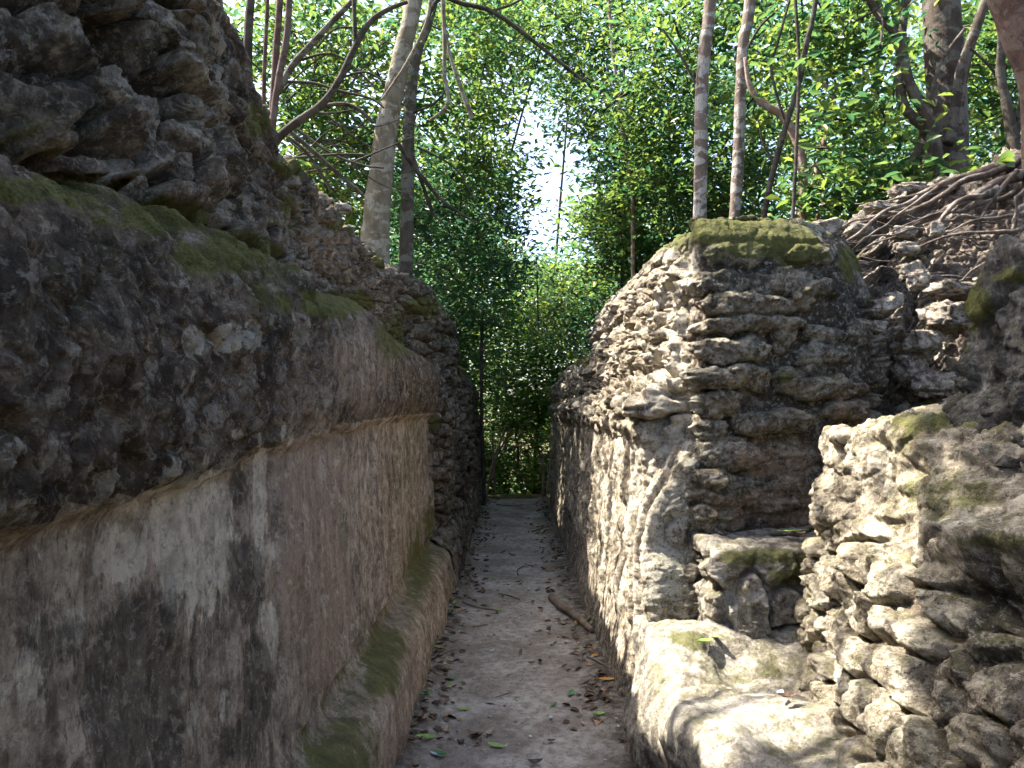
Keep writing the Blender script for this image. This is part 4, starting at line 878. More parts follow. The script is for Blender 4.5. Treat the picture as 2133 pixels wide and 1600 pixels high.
# right side
tree('mottled_tree', 'left of the two straight white-blotched trunks behind the mossy pier', 'tree', B_mott, ([(1458, 480), (1458, 464), (1460, 306), (1462, 175), (1471, 79), (1480, 0)], 6.8, [29, 28, 28, 27, 27, 27]),
     [([(1462, 200), (1420, 120), (1380, 60)], 7.2, [6, 4], B_dark)], (L_mid, 405, .10, [(1400, 120, 9.5, .8, .9, 60, 26), (1380, 330, 10, .7, .8, 60, 26), (1500, 40, 9, .6, .5, 30, 26), (1330, 220, 10, .7, .7, 40, 26)], .2), 'two white-blotched trunks behind the pier')
tree('mottled_tree', 'right of the two straight white-blotched trunks behind the mossy pier', 'tree', B_mott, ([(1530, 480), (1530, 464), (1539, 306), (1543, 175), (1550, 79), (1563, 0)], 7.2, [25, 24, 24, 23, 23, 24]),
     [([(1548, 120), (1580, 60), (1620, 20)], 7.4, [6, 4], B_dark)], (L_mid, 406, .10, [(1600, 60, 9.5, .8, .6, 50, 26), (1500, 400, 9.5, .6, .5, 50, 26), (1600, 330, 10, .7, .7, 46, 26)], .2), 'two white-blotched trunks behind the pier')
tree('leaning_sapling', 'thin dark trunk leaning right between the blotched trunks and the big trunk', 'tree', B_dark, ([(1586, 480), (1589, 464), (1607, 372), (1637, 262), (1664, 175), (1681, 87), (1699, 0)], 6.6, [14, 13, 12, 12, 11, 11]),
     [([(1612, 340), (1590, 300), (1580, 250)], 6.7, [5, 3]), ([(1637, 262), (1607, 149), (1620, 90), (1646, -5)], 6.7, [6, 6, 5])], (L_mid, 407, .10, [(1740, 120, 7.6, .5, .6, 30, 18), (1680, 40, 7.6, .5, .4, 24, 18)], .2), top=2.5)
tree('thin_vine', 'very thin dark stem standing straight among the leaves behind the pier', 'vine', B_dark, ([(1648, 475), (1651, 459), (1659, 306), (1664, 131), (1657, 0)], 6.2, [8, 8, 7, 7]), top=1.5)
tree('crooked_tree', 'crooked pinkish-barked tree with bent limbs behind the pier', 'tree', B_pink, ([(1665, 480), (1668, 459), (1672, 350), (1655, 284), (1629, 241), (1594, 219), (1572, 197), (1559, 171), (1552, 120)], 7.0, [24, 22, 19, 18, 17, 13, 10, 8]),
     [([(1676, 460), (1703, 350), (1725, 262), (1738, 219), (1725, 184), (1703, 162)], 7.1, [12, 11, 9, 7]), ([(1690, 480), (1715, 425), (1712, 400), (1700, 385)], 6.9, [10, 8, 6])], (L_light, 408, .11, [(1600, 180, 8.5, .5, .5, 24, 20), (1760, 250, 8, .5, .6, 24, 20)], .2), top=0)
tree('big_tree', 'thickest dark trunk with forked limbs wrapped round it, upper right', 'tree', B_big, ([(1962, 395), (1964, 372), (1972, 300), (1972, 200), (1966, 100), (1960, 0)], 7.0, [112, 98, 82, 76, 76, 74]),
     [([(1957, 380), (1939, 262), (1895, 175), (1874, 87), (1834, 35), (1804, -10)], 6.7, [28, 26, 20, 18, 16]), ([(1930, 275), (1922, 262), (1882, 219), (1874, 131), (1882, 44), (1891, -10)], 6.75, [26, 22, 18, 16]), ([(1975, 300), (1987, 262), (2000, 153), (2031, 66), (2057, -10)], 6.7, [24, 22, 20]),
      ([(1900, 400), (1915, 330), (1930, 280), (1950, 200)], 7.1, [40, 34, 20], B_dark), ([(2000, 260), (2012, 170), (2030, 90)], 6.6, [7, 6]), ([(1935, 215), (1960, 130), (2010, 60)], 6.6, [9, 7])],
     (L_mid, 409, .105, [(1800, 180, 6.6, .5, .6, 22, 16), (1850, 400, 6.5, .35, .2, 16, 16), (1780, 330, 7.0, .45, .4, 22, 16), (1980, 80, 7.6, .5, .5, 20, 16), (1760, 60, 7, .5, .4, 34, 16), (2060, 250, 8, .4, .4, 26, 16), (1730, 400, 6.6, .3, .25, 26, 16)], .16), top=4)
tree('bent_tree', 'dark bent trunk near the right edge, rising from behind the roots', 'tree', B_dark, ([(2112, 310), (2110, 284), (2097, 219), (2084, 153), (2088, 79), (2080, 20)], 6.2, [26, 24, 20, 18, 18, 16]),
     [([(2112, 290), (2123, 250), (2131, 175), (2140, 60)], 6.2, [16, 14, 12]), ([(2095, 215), (2070, 150), (2020, 100)], 6.3, [7, 5])], (L_mid, 410, .12, [(2060, 130, 8, .5, .6, 30, 18), (2100, 60, 8, .5, .4, 30, 18)], .2), top=2)
for pts, d, wp_, lab in (([(1318, 500), (1316, 394), (1300, 300), (1285, 180), (1272, 60), (1268, -10)], 11, [8, 7, 6], 'thin pale distant trunk right of the bright sky gap'), ([(1325, 500), (1322, 481), (1300, 306), (1244, 210), (1200, 130)], 12, [7, 6, 5], 'thin slanting distant trunk right of the bright sky gap')):
    tree('thin_tree', lab, 'tree', B_pink if wp_[0] == 8 else B_dark, (pts, d, wp_), top=0)

# leaf masses flanking the clearing, as trees of their own
def lone(px, d, h, label, lm, seed, blobs, leaf=.11, cl=.24, bm_=B_dark, tr=8):
    c = at(px, 800, d); g = ter(c.x, d)
    z1 = max(b_[1] for b_ in blobs)
    top = min(blobs, key=lambda b_: b_[1])
    y0 = proj(np.array([[c.x, d, g]]))[1][0]
    tree('slender_tree', label, 'tree', bm_, ([(px, y0 + 5), (px + 4, (y0 + top[1]) / 2), (top[0], top[1])], d, [tr, tr * .8, tr * .4]), (), (lm, seed, leaf, blobs, cl), 'slender trees beside the sky gap', top=0)
lone(1010, 12.5, 0, 'leafy slender tree just left of the bright sky gap', L_mid, 501, [(980, 250, 12.5, .9, .9, 70, 26), (1010, 420, 12.5, .6, .8, 50, 26), (980, 60, 12.5, 1.0, .8, 60, 26), (1090, 90, 13, .8, .6, 44, 26), (1150, 20, 13, 1.0, .5, 60, 26), (1190, 150, 13.5, .5, .5, 26, 24)])
lone(1290, 12, 0, 'leafy slender tree just right of the bright sky gap', L_mid, 502, [(1310, 420, 12, .6, .8, 60, 26), (1300, 540, 12, .6, .5, 50, 26), (1280, 240, 12, .8, .9, 80, 26), (1250, 60, 12, .9, .8, 80, 26)])
lone(1240, 15, 0, 'sunlit yellow-green slender tree low beside the bright sky gap', L_light, 503, [(1265, 450, 15, .6, .5, 50, 24), (1230, 620, 15, .9, .6, 60, 26), (1190, 660, 15, .6, .4, 30, 26)])
lone(1150, 22, 0, 'distant dark tree whose thin crown shows against the sky gap', L_dark, 504, [(1150, 620, 22, 2.2, .8, 130, 24), (1190, 150, 24, 1.6, 2.0, 60, 24), (1120, 560, 22, .9, .6, 36, 20)], .15, .35)

# ------------------------------------------------------------------ root tree at the right
base = at(2215, 330, 4.7)
e = tag(empty('root_tree', base), 'reddish tree gripping the bank with a fan of long bare roots, top right corner', 'tree')
def addp(name, pts_px, wpx, d, d2=None, mat=B_root, n=10, rough=.12, seed=0, lift=0):
    pts, rad = limb(pts_px, d, wpx, d2)
    if lift: pts = [p + Vector((0, -lift, 0)) for p in pts]
    v_, f_ = tube_arr(pts, rad, n, rough, seed, step=.035)
    return link(name, raw_mesh(name, v_ - np.array(base), f_, 4), mat, e)
addp('trunk', [(2240, 420), (2215, 300), (2185, 150), (2130, 30), (2085, -90), (2050, -260)], [190, 150, 120, 105, 90, 80], 4.75, 4.6, B_red, 18, .09, 1)
roots = [([(2150, 330), (2080, 350), (2010, 370), (1940, 395), (1900, 410)], [60, 46, 30, 24, 12], 5.05, 5.25), ([(2120, 370), (2040, 400), (1960, 440), (1900, 470), (1860, 500)], [46, 36, 26, 20, 9], 4.9, 4.95),
 ([(2100, 345), (1990, 385), (1900, 440), (1820, 460), (1740, 480)], [40, 26, 20, 16, 8], 5.1, 5.05), ([(1990, 395), (1920, 405), (1860, 418), (1775, 428)], [20, 15, 11, 5], 5.2, 5.3), ([(1900, 440), (1830, 450), (1770, 465), (1720, 480), (1690, 490)], [20, 14, 10, 6, 4], 5.0, 4.8),
 ([(2150, 480), (2090, 490), (2030, 492), (1960, 498), (1900, 520), (1890, 545)], [26, 20, 16, 13, 8, 4], 4.65, 4.7), ([(2170, 400), (2110, 440), (2090, 500), (2070, 540), (2010, 570), (1970, 590)], [26, 20, 16, 14, 10, 6], 4.6, 4.65), ([(2150, 440), (2060, 460), (2000, 470), (1930, 500)], [22, 16, 11, 5], 4.75, 4.8),
 ([(2180, 430), (2140, 500), (2120, 560)], [34, 24, 12], 4.55, 4.5), ([(2110, 360), (2060, 420), (2030, 470), (2035, 500)], [24, 16, 11, 6], 4.8, 4.75), ([(1980, 440), (1920, 480), (1850, 495), (1790, 500), (1750, 510)], [14, 11, 9, 6, 4], 4.85, 4.75), ([(2060, 400), (2000, 420), (1950, 455), (1935, 480)], [30, 26, 18, 8], 4.85, 4.85),
 ([(1960, 400), (1900, 425), (1850, 440)], [14, 10, 5], 5.2, 5.2), ([(2140, 390), (2120, 400), (2098, 420), (2092, 470)], [18, 14, 12, 8], 4.65, 4.6), ([(1850, 500), (1800, 515), (1770, 530)], [9, 7, 4], 4.7, 4.65), ([(2130, 520), (2080, 540), (2040, 545)], [12, 9, 4], 4.55, 4.6)]
rg = random.Random(3)
def wig(pp, a):
    out = []
    for (x0, y0), (x1, y1) in zip(pp[:-1], pp[1:]):
        out += [(x0, y0), ((x0 + x1) / 2 + rg.uniform(-a, a), (y0 + y1) / 2 + rg.uniform(-a, a) * .7)]
    return out + [pp[-1]]
for i, (pp, ww, d, d2) in enumerate(roots): addp('root', wig(pp, 9), [x * .47 for x in ww], d, d2, B_root, 10, .25, i, .045 + .05 * (i % 3) / 2)
for i in range(7):
    f = rg.random(); x0 = 2150 - 260 * f + rg.uniform(-20, 20); y0 = 340 + 75 * f + rg.uniform(0, 110); L = rg.uniform(110, 260); sl_ = rg.uniform(.05, .75); d = 5.1 - (y0 - 350) / 240 * .5
    pp = [(x0 - L * q, y0 + L * sl_ * q ** 1.1 + rg.uniform(-10, 10)) for q in (0, .25, .5, .75, 1)]
    w0 = rg.uniform(5, 12); addp('root', wig(pp, 7), [w0, w0 * .6, w0 * .25], d, d - L * sl_ / 240 * .45, B_root, 8, .2, 50 + i, .08)
rg = random.Random(9)
fr_ = []
for i in range(90):
    x = rg.uniform(1730, 2120); y = rg.uniform(455, 590) + (2100 - x) * -.02; d = 4.72 - .1
    a1 = rg.uniform(-.6, .6) + (math.pi if rg.random() < .5 else 0); L = rg.uniform(20, 75)
    pts, rad = limb([(x, y), (x + L * .5 * math.cos(a1), y + L * .25 * math.sin(a1) + rg.uniform(-6, 12)), (x + L * math.cos(a1), y + L * .5 * math.sin(a1) + rg.uniform(0, 25))], d + (590 - y) / 135 * .35, [rg.uniform(1.5, 4), 1.2])
    fr_.append(tube_arr([p + Vector((0, -.03, 0)) for p in pts], rad, 4, .1, i))
v_, f_ = merge(fr_); link('rootlets', raw_mesh('rootlets', v_ - np.array(base), f_, 4), B_root, e)['kind'] = 'stuff'
me, cen = crown_mesh('crown', 77, [(-.6, -.4, 5.2, 1.6, 1.4, .8, 60, 24), (.8, .6, 6.0, 1.8, 1.8, 1.0, 60, 24)], .12, .25)
link('crown', me, L_mid, e)
e2 = at(2115, 340, 3.9)

# ------------------------------------------------------------------ canopy tree added unseen at the left to shade and dapple the right-hand stones
S = SUNV
def canopy(name, label, x, y, spots, seed):
    g = ter(x, y); e = tag(empty(name, (x, y, g)), label, 'tree')
    bl = []; parts = [tube_arr([(0, 0, -.3), (.1, 0, 3), (-.1, .1, 6), (.1, 0, 8.5)], [.22, .18, .14, .08], 12, .05, seed)]
    link('trunk', mesh_of('trunk', parts), B_grey, e)
    lim = []
    for (T, t, r, nc, nl) in spots:
        c = Vector(T) + S * t; c = (c.x - x, c.y - y, c.z - g); bl.append((*c, r, r, r * .8, nc, nl))
        st_ = (0, 0, min(7.5, max(2.5, c[2] - 2))); lim.append(tube_arr([st_, ((st_[0] + c[0]) / 2, (st_[1] + c[1]) / 2, (st_[2] + c[2]) / 2 + .4), c], [.07, .045, .015], 7, .06, seed))
    for l_ in lim: link('branch', mesh_of('branch', [l_]), B_grey, e)
    me, cen = crown_mesh('crown', seed, bl, .10, .16); link('crown', me, L_mid, e)
canopy('added_shade_tree', 'tall unseen tree added to shade and dapple the right-hand stones', -4.2, 3.4, [((1.50, 2.02, .92), 8, .24, 60, 24), ((1.35, 1.6, .6), 8.3, .26, 60, 24), ((1.62, 2.3, 1.22), 8, .14, 10, 16), ((1.66, 2.72, 1.92), 7.6, .26, 40, 24), ((1.0, 2.25, .5), 8.5, .22, 7, 18), ((1.15, 3.2, .55), 8.2, .16, 5, 16), ((1.25, 3.7, .8), 8, .25, 14, 18),
   ((3.0, 4.8, 3.6), 7, .55, 50, 20), ((1.35, 3.0, 1.2), 8.2, .3, 4, 12), ((1.3, 4.3, 2.2), 7.8, .16, 4, 14)], 900)
# ------------------------------------------------------------------ litter, sticks, stones
def leaf_one(seed, L, wd, curl, fold):
    rg = random.Random(seed); n = 9; V_ = []; fs = []
    for i in range(n):
        t = i / (n - 1); wv = wd * L * math.sin(math.pi * min(1, t * .93 + .04)) ** .8 * (1 - .25 * t) / 2
        x = (t - .5) * L; zc = curl * L * (t - .5) ** 2 * 4
        for s, sd in enumerate((-1, -.5, 0, .5, 1)):
            V_.append((x, sd * wv, zc + abs(sd) * fold * wv * 2 + rg.uniform(-1, 1) * .012 * L * abs(sd) + .004))
    for i in range(n - 1):
        for s in range(4):
            a = i * 5 + s; fs.append((a, a + 5, a + 6, a + 1))
    v_ = np.array(V_); st_v, st_f = tube_arr([(-.5 * L, 0, curl * L + .004), (-.62 * L, .01 * L, curl * L * 1.3 + .003), (-.75 * L, .03 * L, curl * L + .003)], .012 * L, 4)
    return mesh_of('blade', [(v_, np.array(fs))]), raw_mesh('stalk', st_v, st_f, 4)
def dry_mat(name, a, b, rough=.6, trans=.15):
    m = NT(name); n = m.noise(60, detail=5); col = m.mix(m.ramp(n, .38, .62), a, b)
    return m.surf(col, rough, m.bump(n, .4, .003), .3)
D_mats = [(dry_mat('leaf_dead_brown', (0.07, 0.04, 0.026), (0.15, 0.085, 0.05)), 'brown'), (dry_mat('leaf_dead_dark', (0.035, 0.026, 0.022), (0.08, 0.055, 0.042)), 'nearly black'), (dry_mat('leaf_dead_tan', (0.22, 0.16, 0.11), (0.34, 0.26, 0.18)), 'pale tan'),
          (dry_mat('leaf_fresh_green', (0.10, 0.20, 0.04), (0.18, 0.29, 0.07), .45), 'light green'), (dry_mat('leaf_deep_green', (0.03, 0.10, 0.035), (0.05, 0.16, 0.05), .35), 'dark green'), (dry_mat('leaf_orange', (0.36, 0.15, 0.03), (0.45, 0.24, 0.05), .5), 'orange-yellow'), (dry_mat('leaf_grey', (0.20, 0.23, 0.25), (0.30, 0.34, 0.36), .45), 'silvery grey')]
tmpl = []
for k, (mt, cn) in enumerate(D_mats):
    for q in range(2):
        bl, stk = leaf_one(600 + k * 3 + q, .072, [.42, .55][q], (.10 if k not in (0, 1, 2) else .28) * (1 if q else .6), .12 if k > 2 else .35)
        bl.materials.append(mt); stk.materials.append(mt); tmpl.append((bl, stk, cn))
weights = [9, 4, 6, 4, 3, 1, 1]
def drop_leaf(x, y, z, sc, k, where, cat='leaf', tiltx=None):
    bl, stk, cn = tmpl[k]
    o = bpy.data.objects.new('fallen_leaf', bl); COL.objects.link(o)
    o.location = (x, y, z + .004); o.scale = (sc,) * 3
    o.rotation_euler = (rg.gauss(0, .16), rg.gauss(0, .16), rg.uniform(0, 6.28)) if tiltx is None else tiltx
    szw = 'small ' if sc < .65 else ('large ' if sc > .9 else '')
    far_ = ', near stretch' if y < 3.6 else (', middle stretch' if y < 6.5 else ', far stretch')
    tag(o, (szw if len(where.split()) < 10 else '') + cn + ' fallen leaf lying ' + where + (far_ if where.endswith('of the path') and 'group' not in where and k >= 0 and tiltx is None else ''), cat, 'fallen leaves ' + where)
    s = bpy.data.objects.new('stalk', stk); COL.objects.link(s); s.parent = o
    return o
rg = random.Random(21)
def pickk(): 
    k = rg.choices(range(7), weights)[0]; return 2 * k + rg.randrange(2)
cnt = 0; tries = 0
while cnt < 225 and tries < 9000:
    tries += 1
    y = 2.1 + 9.5 * rg.random() ** 1.7
    u = rg.random()
    if u < .40: x = -.50 + abs(rg.gauss(0, .11)); w_ = 'along the left edge of the path'
    elif u < .80: x = .56 - abs(rg.gauss(0, .12)); w_ = 'along the right edge of the path'
    else: x = rg.uniform(-.3, .33); w_ = 'out in the middle of the path'
    if y < 3.8 and rg.random() < .55: continue
    if not -.5 < x < .57: continue
    if abs(x) < .32 and w_[0] == 'a': continue
    drop_leaf(x, y, path_z(x, y) + (.012 if abs(x) > .35 else .0) * rg.random(), rg.uniform(.45, 1.05), pickk(), w_); cnt += 1
# far litter, uncountable
nL = 1100; r2 = np.random.RandomState(4)
yy = 3.6 + 10 * r2.rand(nL) ** 1.0; sdx = r2.rand(nL) < .5
xx = np.where(sdx, -.50 + np.abs(r2.normal(0, .13, nL)), .55 - np.abs(r2.normal(0, .14, nL)))
cl_ = fbm(xx * 4, yy * 3, xx * 0, 2, 44); kp = (cl_ > -.02) & (xx > -.5) & (xx < .56); xx = xx[kp]; yy = yy[kp]
zz = np.array([path_z(a, b) for a, b in zip(xx, yy)]) + .008
v_, f_, t_ = leaves_arr(r2, np.stack([xx, yy, zz], 1), .055, .5, 2.2)
m = NT('litter'); M_lit = m.surf(m.mix(m.ramp(m.attr('tone'), .3, .95), (0.05, 0.034, 0.024), (0.22, 0.15, 0.09)), .8, None, .2)
o = link('leaf_litter', raw_mesh('leaf_litter', v_, f_, 4, {'tone': t_}, False), M_lit); tag(o, 'loose brown leaf litter gathered along both edges of the path', kind='stuff')

# grit and pebbles trodden into the path
r3 = np.random.RandomState(8); nP = 2600
px_ = r3.uniform(-.5, .56, nP); py_ = 1.9 + 8 * r3.rand(nP) ** 1.8; sz = r3.uniform(.0022, .006, nP) * (1 + 1.6 * (r3.rand(nP) < .06))
pzs = np.array([path_z(a, b) for a, b in zip(px_, py_)])
oct_ = np.array([[1, 0, 0], [0, 1, 0], [-1, 0, 0], [0, -1, 0], [0, 0, .7], [0, 0, -.5]], float)
Vp = oct_[None] * sz[:, None, None] * r3.uniform(.7, 1.3, (nP, 6, 1)) ; Vp = Vp + np.stack([px_, py_, pzs + sz * .25], 1)[:, None]
tri = np.array([[0, 1, 4], [1, 2, 4], [2, 3, 4], [3, 0, 4], [1, 0, 5], [2, 1, 5], [3, 2, 5], [0, 3, 5]])
m = NT('grit'); gi = m.n('ShaderNodeNewGeometry').outputs['Random Per Island']; M_grit = m.surf(m.mix(gi, (0.16, 0.13, 0.10), (0.50, 0.46, 0.39)), .9, None, .2)
o = link('gravel', raw_mesh('gravel', Vp.reshape(-1, 3), (np.arange(nP)[:, None, None] * 6 + tri[None]).reshape(-1), 3, None, False), M_grit); tag(o, 'fine pale gravel trodden into the dirt path', kind='stuff')
M_stick = bark('stick_bark', (0.10, 0.075, 0.055), (0.18, 0.14, 0.105), (0.3, 0.26, 0.21), .3)
def on_path(px, py):
    # intersect pixel ray with the path
    d = 2.0
    for _ in range(30):
        p = at(px, py, d); q = at(px, py, 1.0); k = (H - path_z(min(.55, max(-.5, p.x)), d)) / (H - q.z); d = k
    return at(px, py, d)
def stick(name, label, pxs, wpx, mat=M_stick, lift=.5, n=8, group=None, cat='stick', rough=.1, forks=()):
    P0 = [on_path(*p) for p in pxs]
    rad = np.interp(np.linspace(0, 1, len(P0)), np.linspace(0, 1, len(wpx)), wpx) / 2 / F * np.array([p.y for p in P0])
    P0 = [p + Vector((0, 0, r * .8)) for p, r in zip(P0, rad)]
    parts = [tube_arr(P0, rad, n, rough, len(label), step=.02)]
    for fk in forks:
        Q = [on_path(*p) for p in fk]; parts.append(tube_arr([q + Vector((0, 0, .01)) for q in Q], np.array([wpx[0] * .5, wpx[0] * .4, wpx[0] * .25][:len(Q)]) / 2 / F * Q[0].y, 5, .08, 3))
    o = link(name, mesh_of(name, parts), mat); tag(o, label, cat, group)
    return o
def pz(x, y): return (820 + x * .375, 1000 + y * .375)
stick('log', 'short thick log lying beside the green leaves at the right of the path', [pz(880, 670), pz(930, 720), pz(1010, 770), pz(1100, 850)], [16, 19, 18, 12], n=12, cat='log', forks=[[pz(1060, 800), pz(1090, 760), pz(1095, 710)]])
stick('log', 'stubby log end pushed against the foot of the left wall', [pz(250, 690), pz(240, 760), pz(225, 840)], [26, 24, 26], n=12, cat='log')
for pl_, w__, lb in (([pz(200, 1000), pz(280, 965), pz(350, 940)], [5, 4, 3], 'longest pale twig on the left side of the near path'), ([pz(385, 680), pz(430, 700), pz(490, 715), pz(590, 725)], [6, 5, 3], 'curved dark twig reaching in from the left path edge'),
    ([pz(585, 635), pz(640, 645), pz(700, 665)], [3, 3, 2], 'short dark twig in the middle of the path'), ([pz(440, 820), pz(520, 805)], [4, 3], 'small dark twig below the curved one on the left'), ([pz(1075, 985), pz(1130, 1010), pz(1200, 1050)], [6, 5, 3], 'dark knobbly twig at the foot of the right wall'),
    ([pz(565, 1210), pz(650, 1180)], [2, 2], 'tiny straight twig lying in the near path centre'), ([pz(690, 530), pz(690, 500), pz(730, 480), pz(770, 478)], [3, 3, 2], 'thin hooked twig on the far path'), ([pz(770, 290), pz(850, 262)], [4, 3], 'twig lying across the far right path edge'),
    ([pz(320, 575), pz(375, 490)], [4, 3], 'twig leaning along the left wall foot, farther away'), ([pz(570, 140), pz(640, 145), pz(720, 140)], [3, 2], 'thin root crossing the path near its far end')):
    stick('twig', lb, pl_, w__, cat='twig', n=6, group='twigs on the path')
# notable leaves on the path in front (photo places)
def named_leaf(px, py, sc, k, where, rz): 
    p = on_path(px, py); o = drop_leaf(p.x, p.y, p.z, sc, k, where, tiltx=(.1, .05, rz)); return o
for (x, y, s, k, wv, rz) in ((320, 1110, 1.1, 8, 'among the dark green leaves left of the near path', .6), (385, 1130, .9, 8, 'among the dark green leaves left of the near path', 2.0), (310, 1155, .8, 6, 'just below the dark green leaf group on the left', 1.2), (540, 1243, .9, 12, 'alone in the near middle of the path', 2.8), (872, 1325, .7, 12, 'alone right of centre on the near path', 1.4),
    (1185, 1115, 1.3, 10, 'near the right wall beside a brown leaf', .2), (1100, 1150, 1.0, 1, 'near the right wall beside a yellow leaf', 3.0), (1195, 1218, .8, 6, 'by the near right wall foot, uppermost green one', 2.2), (1140, 1305, .9, 7, 'by the near right wall foot, lower green one', .1), (1105, 1228, .9, 2, 'beside the upper green leaf at the near right wall', .5),
    (180, 1440, 1.3, 7, 'largest green one at the lower left of the path', .1), (260, 1530, 1.3, 8, 'at the bottom left, overlapping a grey leaf', 2.2), (235, 1535, 1.1, 12, 'at the bottom left, under a dark green leaf', 2.4), (570, 1485, 1.2, 6, 'at the bottom centre of the path', -.4), (440, 1430, 1.1, 1, 'left of the bottom centre green leaf', 2.5), (785, 1585, 1.0, 3, 'at the bottom centre edge of the photo', .3), (875, 1460, .6, 3, 'right of centre near the bottom of the path', .2),
    (765, 1025, .7, 1, 'in the centre of the path beyond the near leaves', .4), (705, 950, .6, 7, 'small one in the centre of the path', .2), (1015, 805, 1.1, 6, 'on the right-hand log', 1.5), (1110, 800, 1.2, 7, 'on the end of the right-hand log', 1.0), (1060, 780, 1.1, 6, 'across the middle of the right-hand log', .2), (945, 680, 1., 7, 'upright behind the right-hand log', 1.2), (1090, 1030, .6, 10, 'by the dark knobbly twig', .3), (390, 1280, .9, 7, 'left of the silvery leaf on the near path', .1), (230, 930, .9, 7, 'beside the long pale twig', .1)):
    named_leaf(*pz(x, y), s, k, wv, rz)
# stick and leaves on the steps
def free_stick(name, label, pts, rad, mat, cat='stick'):
    o = link(name, mesh_of(name, [tube_arr(pts, rad, 8, .1, 5, step=.03)]), mat); tag(o, label, cat); return o
free_stick('stick', 'mossy grey stick lying on the upper step at the pier foot', [at(1520, 1118, 4.0), at(1580, 1112, 3.98), at(1640, 1110, 3.96), at(1690, 1100, 3.94), at(1705, 1088, 3.94)], [.022, .024, .02, .018, .012], B_grey)
zs = .99
for (px, py, d, z, s, k, wv, rz) in ((1645, 1120, 3.86, .985, 1.7, 6, 'large and flat on the upper step beside the stick', 3.0), (1665, 1140, 3.78, .985, 1.1, 0, 'curled on the upper step below the green leaf', .4), (1650, 1143, 3.76, .985, .9, 1, 'second curled one on the upper step', 1.9), (1470, 1350, 3.5, .56, 1.3, 6, 'at the back of the lowest step', .6), (1490, 1345, 3.55, .56, 1.1, 7, 'touching the green leaf at the back of the lowest step', 2.0),
     (1640, 1455, 2.9, .53, 1.2, 0, 'on the lowest step near the sunlit block', .3), (1625, 1450, 2.95, .53, .9, 12, 'by the brown one on the lowest step', 1.0), (1430, 1000, 4.05, 1.24, .8, 6, 'small one on the corner stones of the pier', .2)):
    p = at(px, py, d); o = drop_leaf(p.x, d, z, s, k, wv, tiltx=(.08, .06, rz))
# vine leaf hanging near the roots
me, cen = crown_mesh('vine_leaves', 5, [(0, 0, 0, .04, .03, .03, 2, 2)], .085, .02, .9, .1)
p = at(2104, 341, 4.1); o = link('vine_leaf', me, L_mid); o.location = p; tag(o, 'pale lobed green leaf hanging in front of the root trunk', 'leaf')
# loose stones on the bank and wall tops
def stone_mesh(seed, sx, sy, sz):
    n = 30; m_ = 46; th = np.linspace(.001, math.pi - .001, n); ph = np.linspace(0, 2 * math.pi, m_, endpoint=False)
    T_, Ph = np.meshgrid(th, ph, indexing='ij')
    x = np.sin(T_) * np.cos(Ph); y = np.sin(T_) * np.sin(Ph); z = np.cos(T_)
    r = 1 + .6 * fbm(x * 1.1, y * 1.1, z * 1.1, 3, seed) + .20 * billow(x * 3, y * 3, z * 3, 4, seed + 1) + .12 * facet(np.arctan2(y, x), z, .8, seed)
    f1 = np.sign(x) * np.abs(x) ** .62; f2 = np.sign(y) * np.abs(y) ** .62; f3 = np.sign(z) * np.abs(z) ** .62
    Q = np.stack([f1 * r * sx, f2 * r * sy, f3 * r * sz], -1)
    i = np.arange(n * m_).reshape(n, m_); j = np.roll(i, -1, 1); q = np.stack([i[:-1], i[1:], j[1:], j[:-1]], -1).reshape(-1, 4)
    A_ = {k: np.full(n * m_, v) for k, v in (('tone', .6), ('stone', 1.), ('moss', 0.), ('pale', .2), ('pink', 0.), ('red', 0.), ('dark', 0.))}
    return raw_mesh('loose_stone', Q.reshape(-1, 3), q, 4, A_)
def stone(px, py, d, wpx, hpx, label, seed, mat=M_bank, rz=.3, ry=0):
    s = d / F; me = stone_mesh(seed, wpx * s / 2, wpx * s * .42, hpx * s / 2); o = link('loose_stone', me, mat); o.location = at(px, py, d); o.rotation_euler = (0, ry, rz)
    tag(o, label, 'stone', 'loose stones lying on the bank and wall tops'); return o
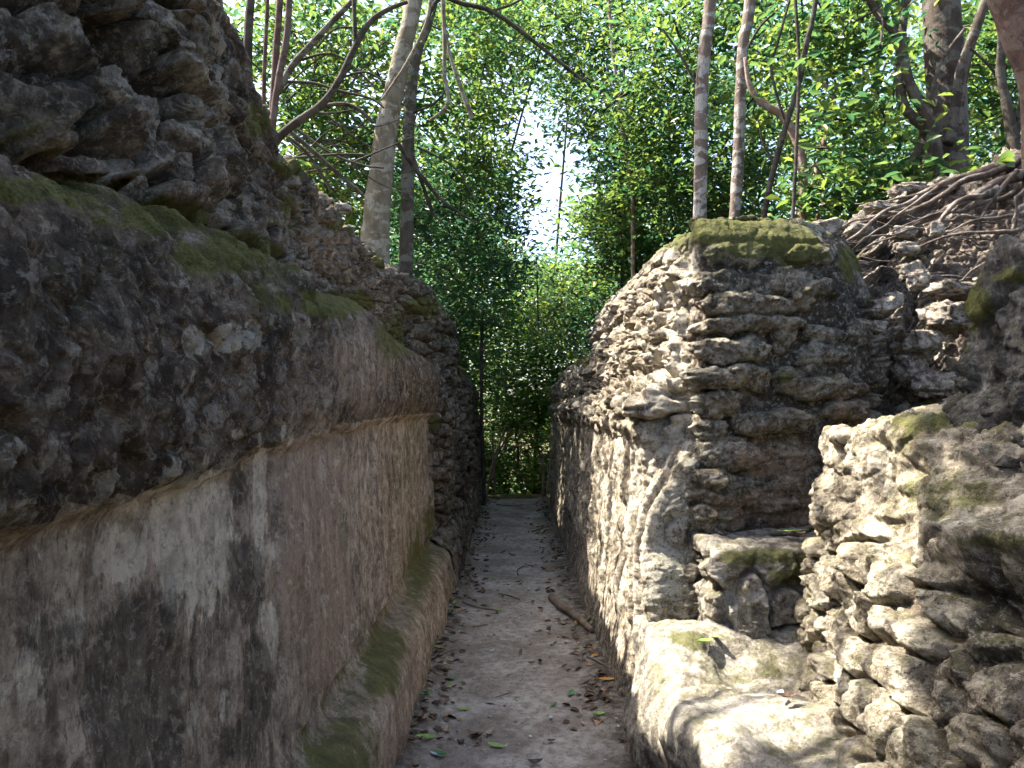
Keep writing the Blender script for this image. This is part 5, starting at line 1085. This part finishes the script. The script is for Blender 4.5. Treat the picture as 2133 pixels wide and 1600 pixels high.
for i, (px, py, d, w_, h_, lb) in enumerate(((1948, 478, 4.72, 34, 28, 'round white stone among the roots'), (1880, 484, 4.8, 50, 26, 'mossy flat stone just left of the round white one'), (1895, 565, 4.62, 46, 34, 'greyish stone below the mossy flat stones'), (1885, 520, 4.66, 50, 24, 'yellow-mossed stone under the thin roots'),
    (1990, 605, 4.45, 110, 34, 'long pale flat slab jutting from the bank'), (2065, 590, 4.35, 60, 26, 'flat greenish slab right of the long pale one'), (1912, 585, 4.56, 42, 40, 'upright pale stone left of the long slab'), (1985, 660, 4.38, 110, 56, 'big yellowish block under the long slab'), (1925, 710, 4.4, 60, 46, 'bright white broken stone in the bank face'),
    (1825, 680, 4.3, 40, 22, 'thin pale stone stuck in the dark shoulder of the pier'), (1835, 640, 4.34, 50, 34, 'dark stone above the thin pale one'), (1900, 770, 4.45, 60, 60, 'grey-green stone low in the bank face'), (1975, 845, 4.3, 30, 24, 'small white stone just above the sunlit block'), (1940, 800, 4.4, 80, 50, 'crumbly pale stone beside the grey-green one'),
    (1965, 385, 5.3, 50, 24, 'pale stone under the foot of the big tree'), (1890, 398, 5.4, 70, 26, 'yellow mossy stone left of the big tree'), (1830, 432, 5.2, 60, 20, 'mossy stone behind the top roots'), (1715, 480, 4.5, 70, 36, 'whitish knobbly stone at the right end of the mossy cap'),
    (1640, 472, 4.6, 70, 14, 'thin white slab lying on the moss cap'), (715, 435, 5.0, 34, 22, 'white stone on top of the left wall'), (528, 244, 3.5, 30, 8, 'small pale stone at the high end of the left wall'), (1860, 625, 4.4, 34, 30, 'small stone beside the pier shoulder'), (1790, 480, 4.9, 50, 22, 'pinkish stone under the left root tips'))):
    stone(px, py, d, w_, h_, lb, 700 + i * 3, rz=rg.uniform(-.3, .3), ry=rg.uniform(-.15, .15))
# bare poles at the far end of the path
for pxs, d, wv, lb in (([(1012, 1030), (1030, 960), (1052, 892)], 14.3, [7, 6, 4], 'longest pale pole leaning right at the far end of the path'), ([(1018, 985), (1040, 940), (1065, 893)], 14.6, [4, 4, 3], 'thin pole crossing the longest one at the far end'), ([(1030, 1022), (1028, 960), (1026, 905)], 14.5, [5, 5, 4], 'upright reddish pole at the far end of the path'), ([(1035, 931), (1070, 930), (1088, 931)], 14.8, [4, 3], 'level pole tied across the upright one'), ([(1078, 975), (1079, 930)], 14.8, [5, 5], 'short dark post right of the level pole'), ([(1131, 1035), (1132, 985), (1129, 945)], 13.9, [6, 6, 5], 'pale post against the far end of the right wall')):
    P0, r0 = limb(pxs, d, wv); o = link('pole', mesh_of('pole', [tube_arr(P0, r0, 6, .05, 3)]), B_pink if 'dark' not in lb else B_dark); tag(o, lb, 'pole', 'bare poles at the far end')
P0, r0 = limb([(1122, 690), (1120, 620), (1118, 540)], 13.5, [3, 3, 2]); o = link('hanging_twig', mesh_of('hanging_twig', [tube_arr(P0, r0, 5)]), B_dark); tag(o, 'thin dark bare twig standing against the bright sky gap', 'twig')
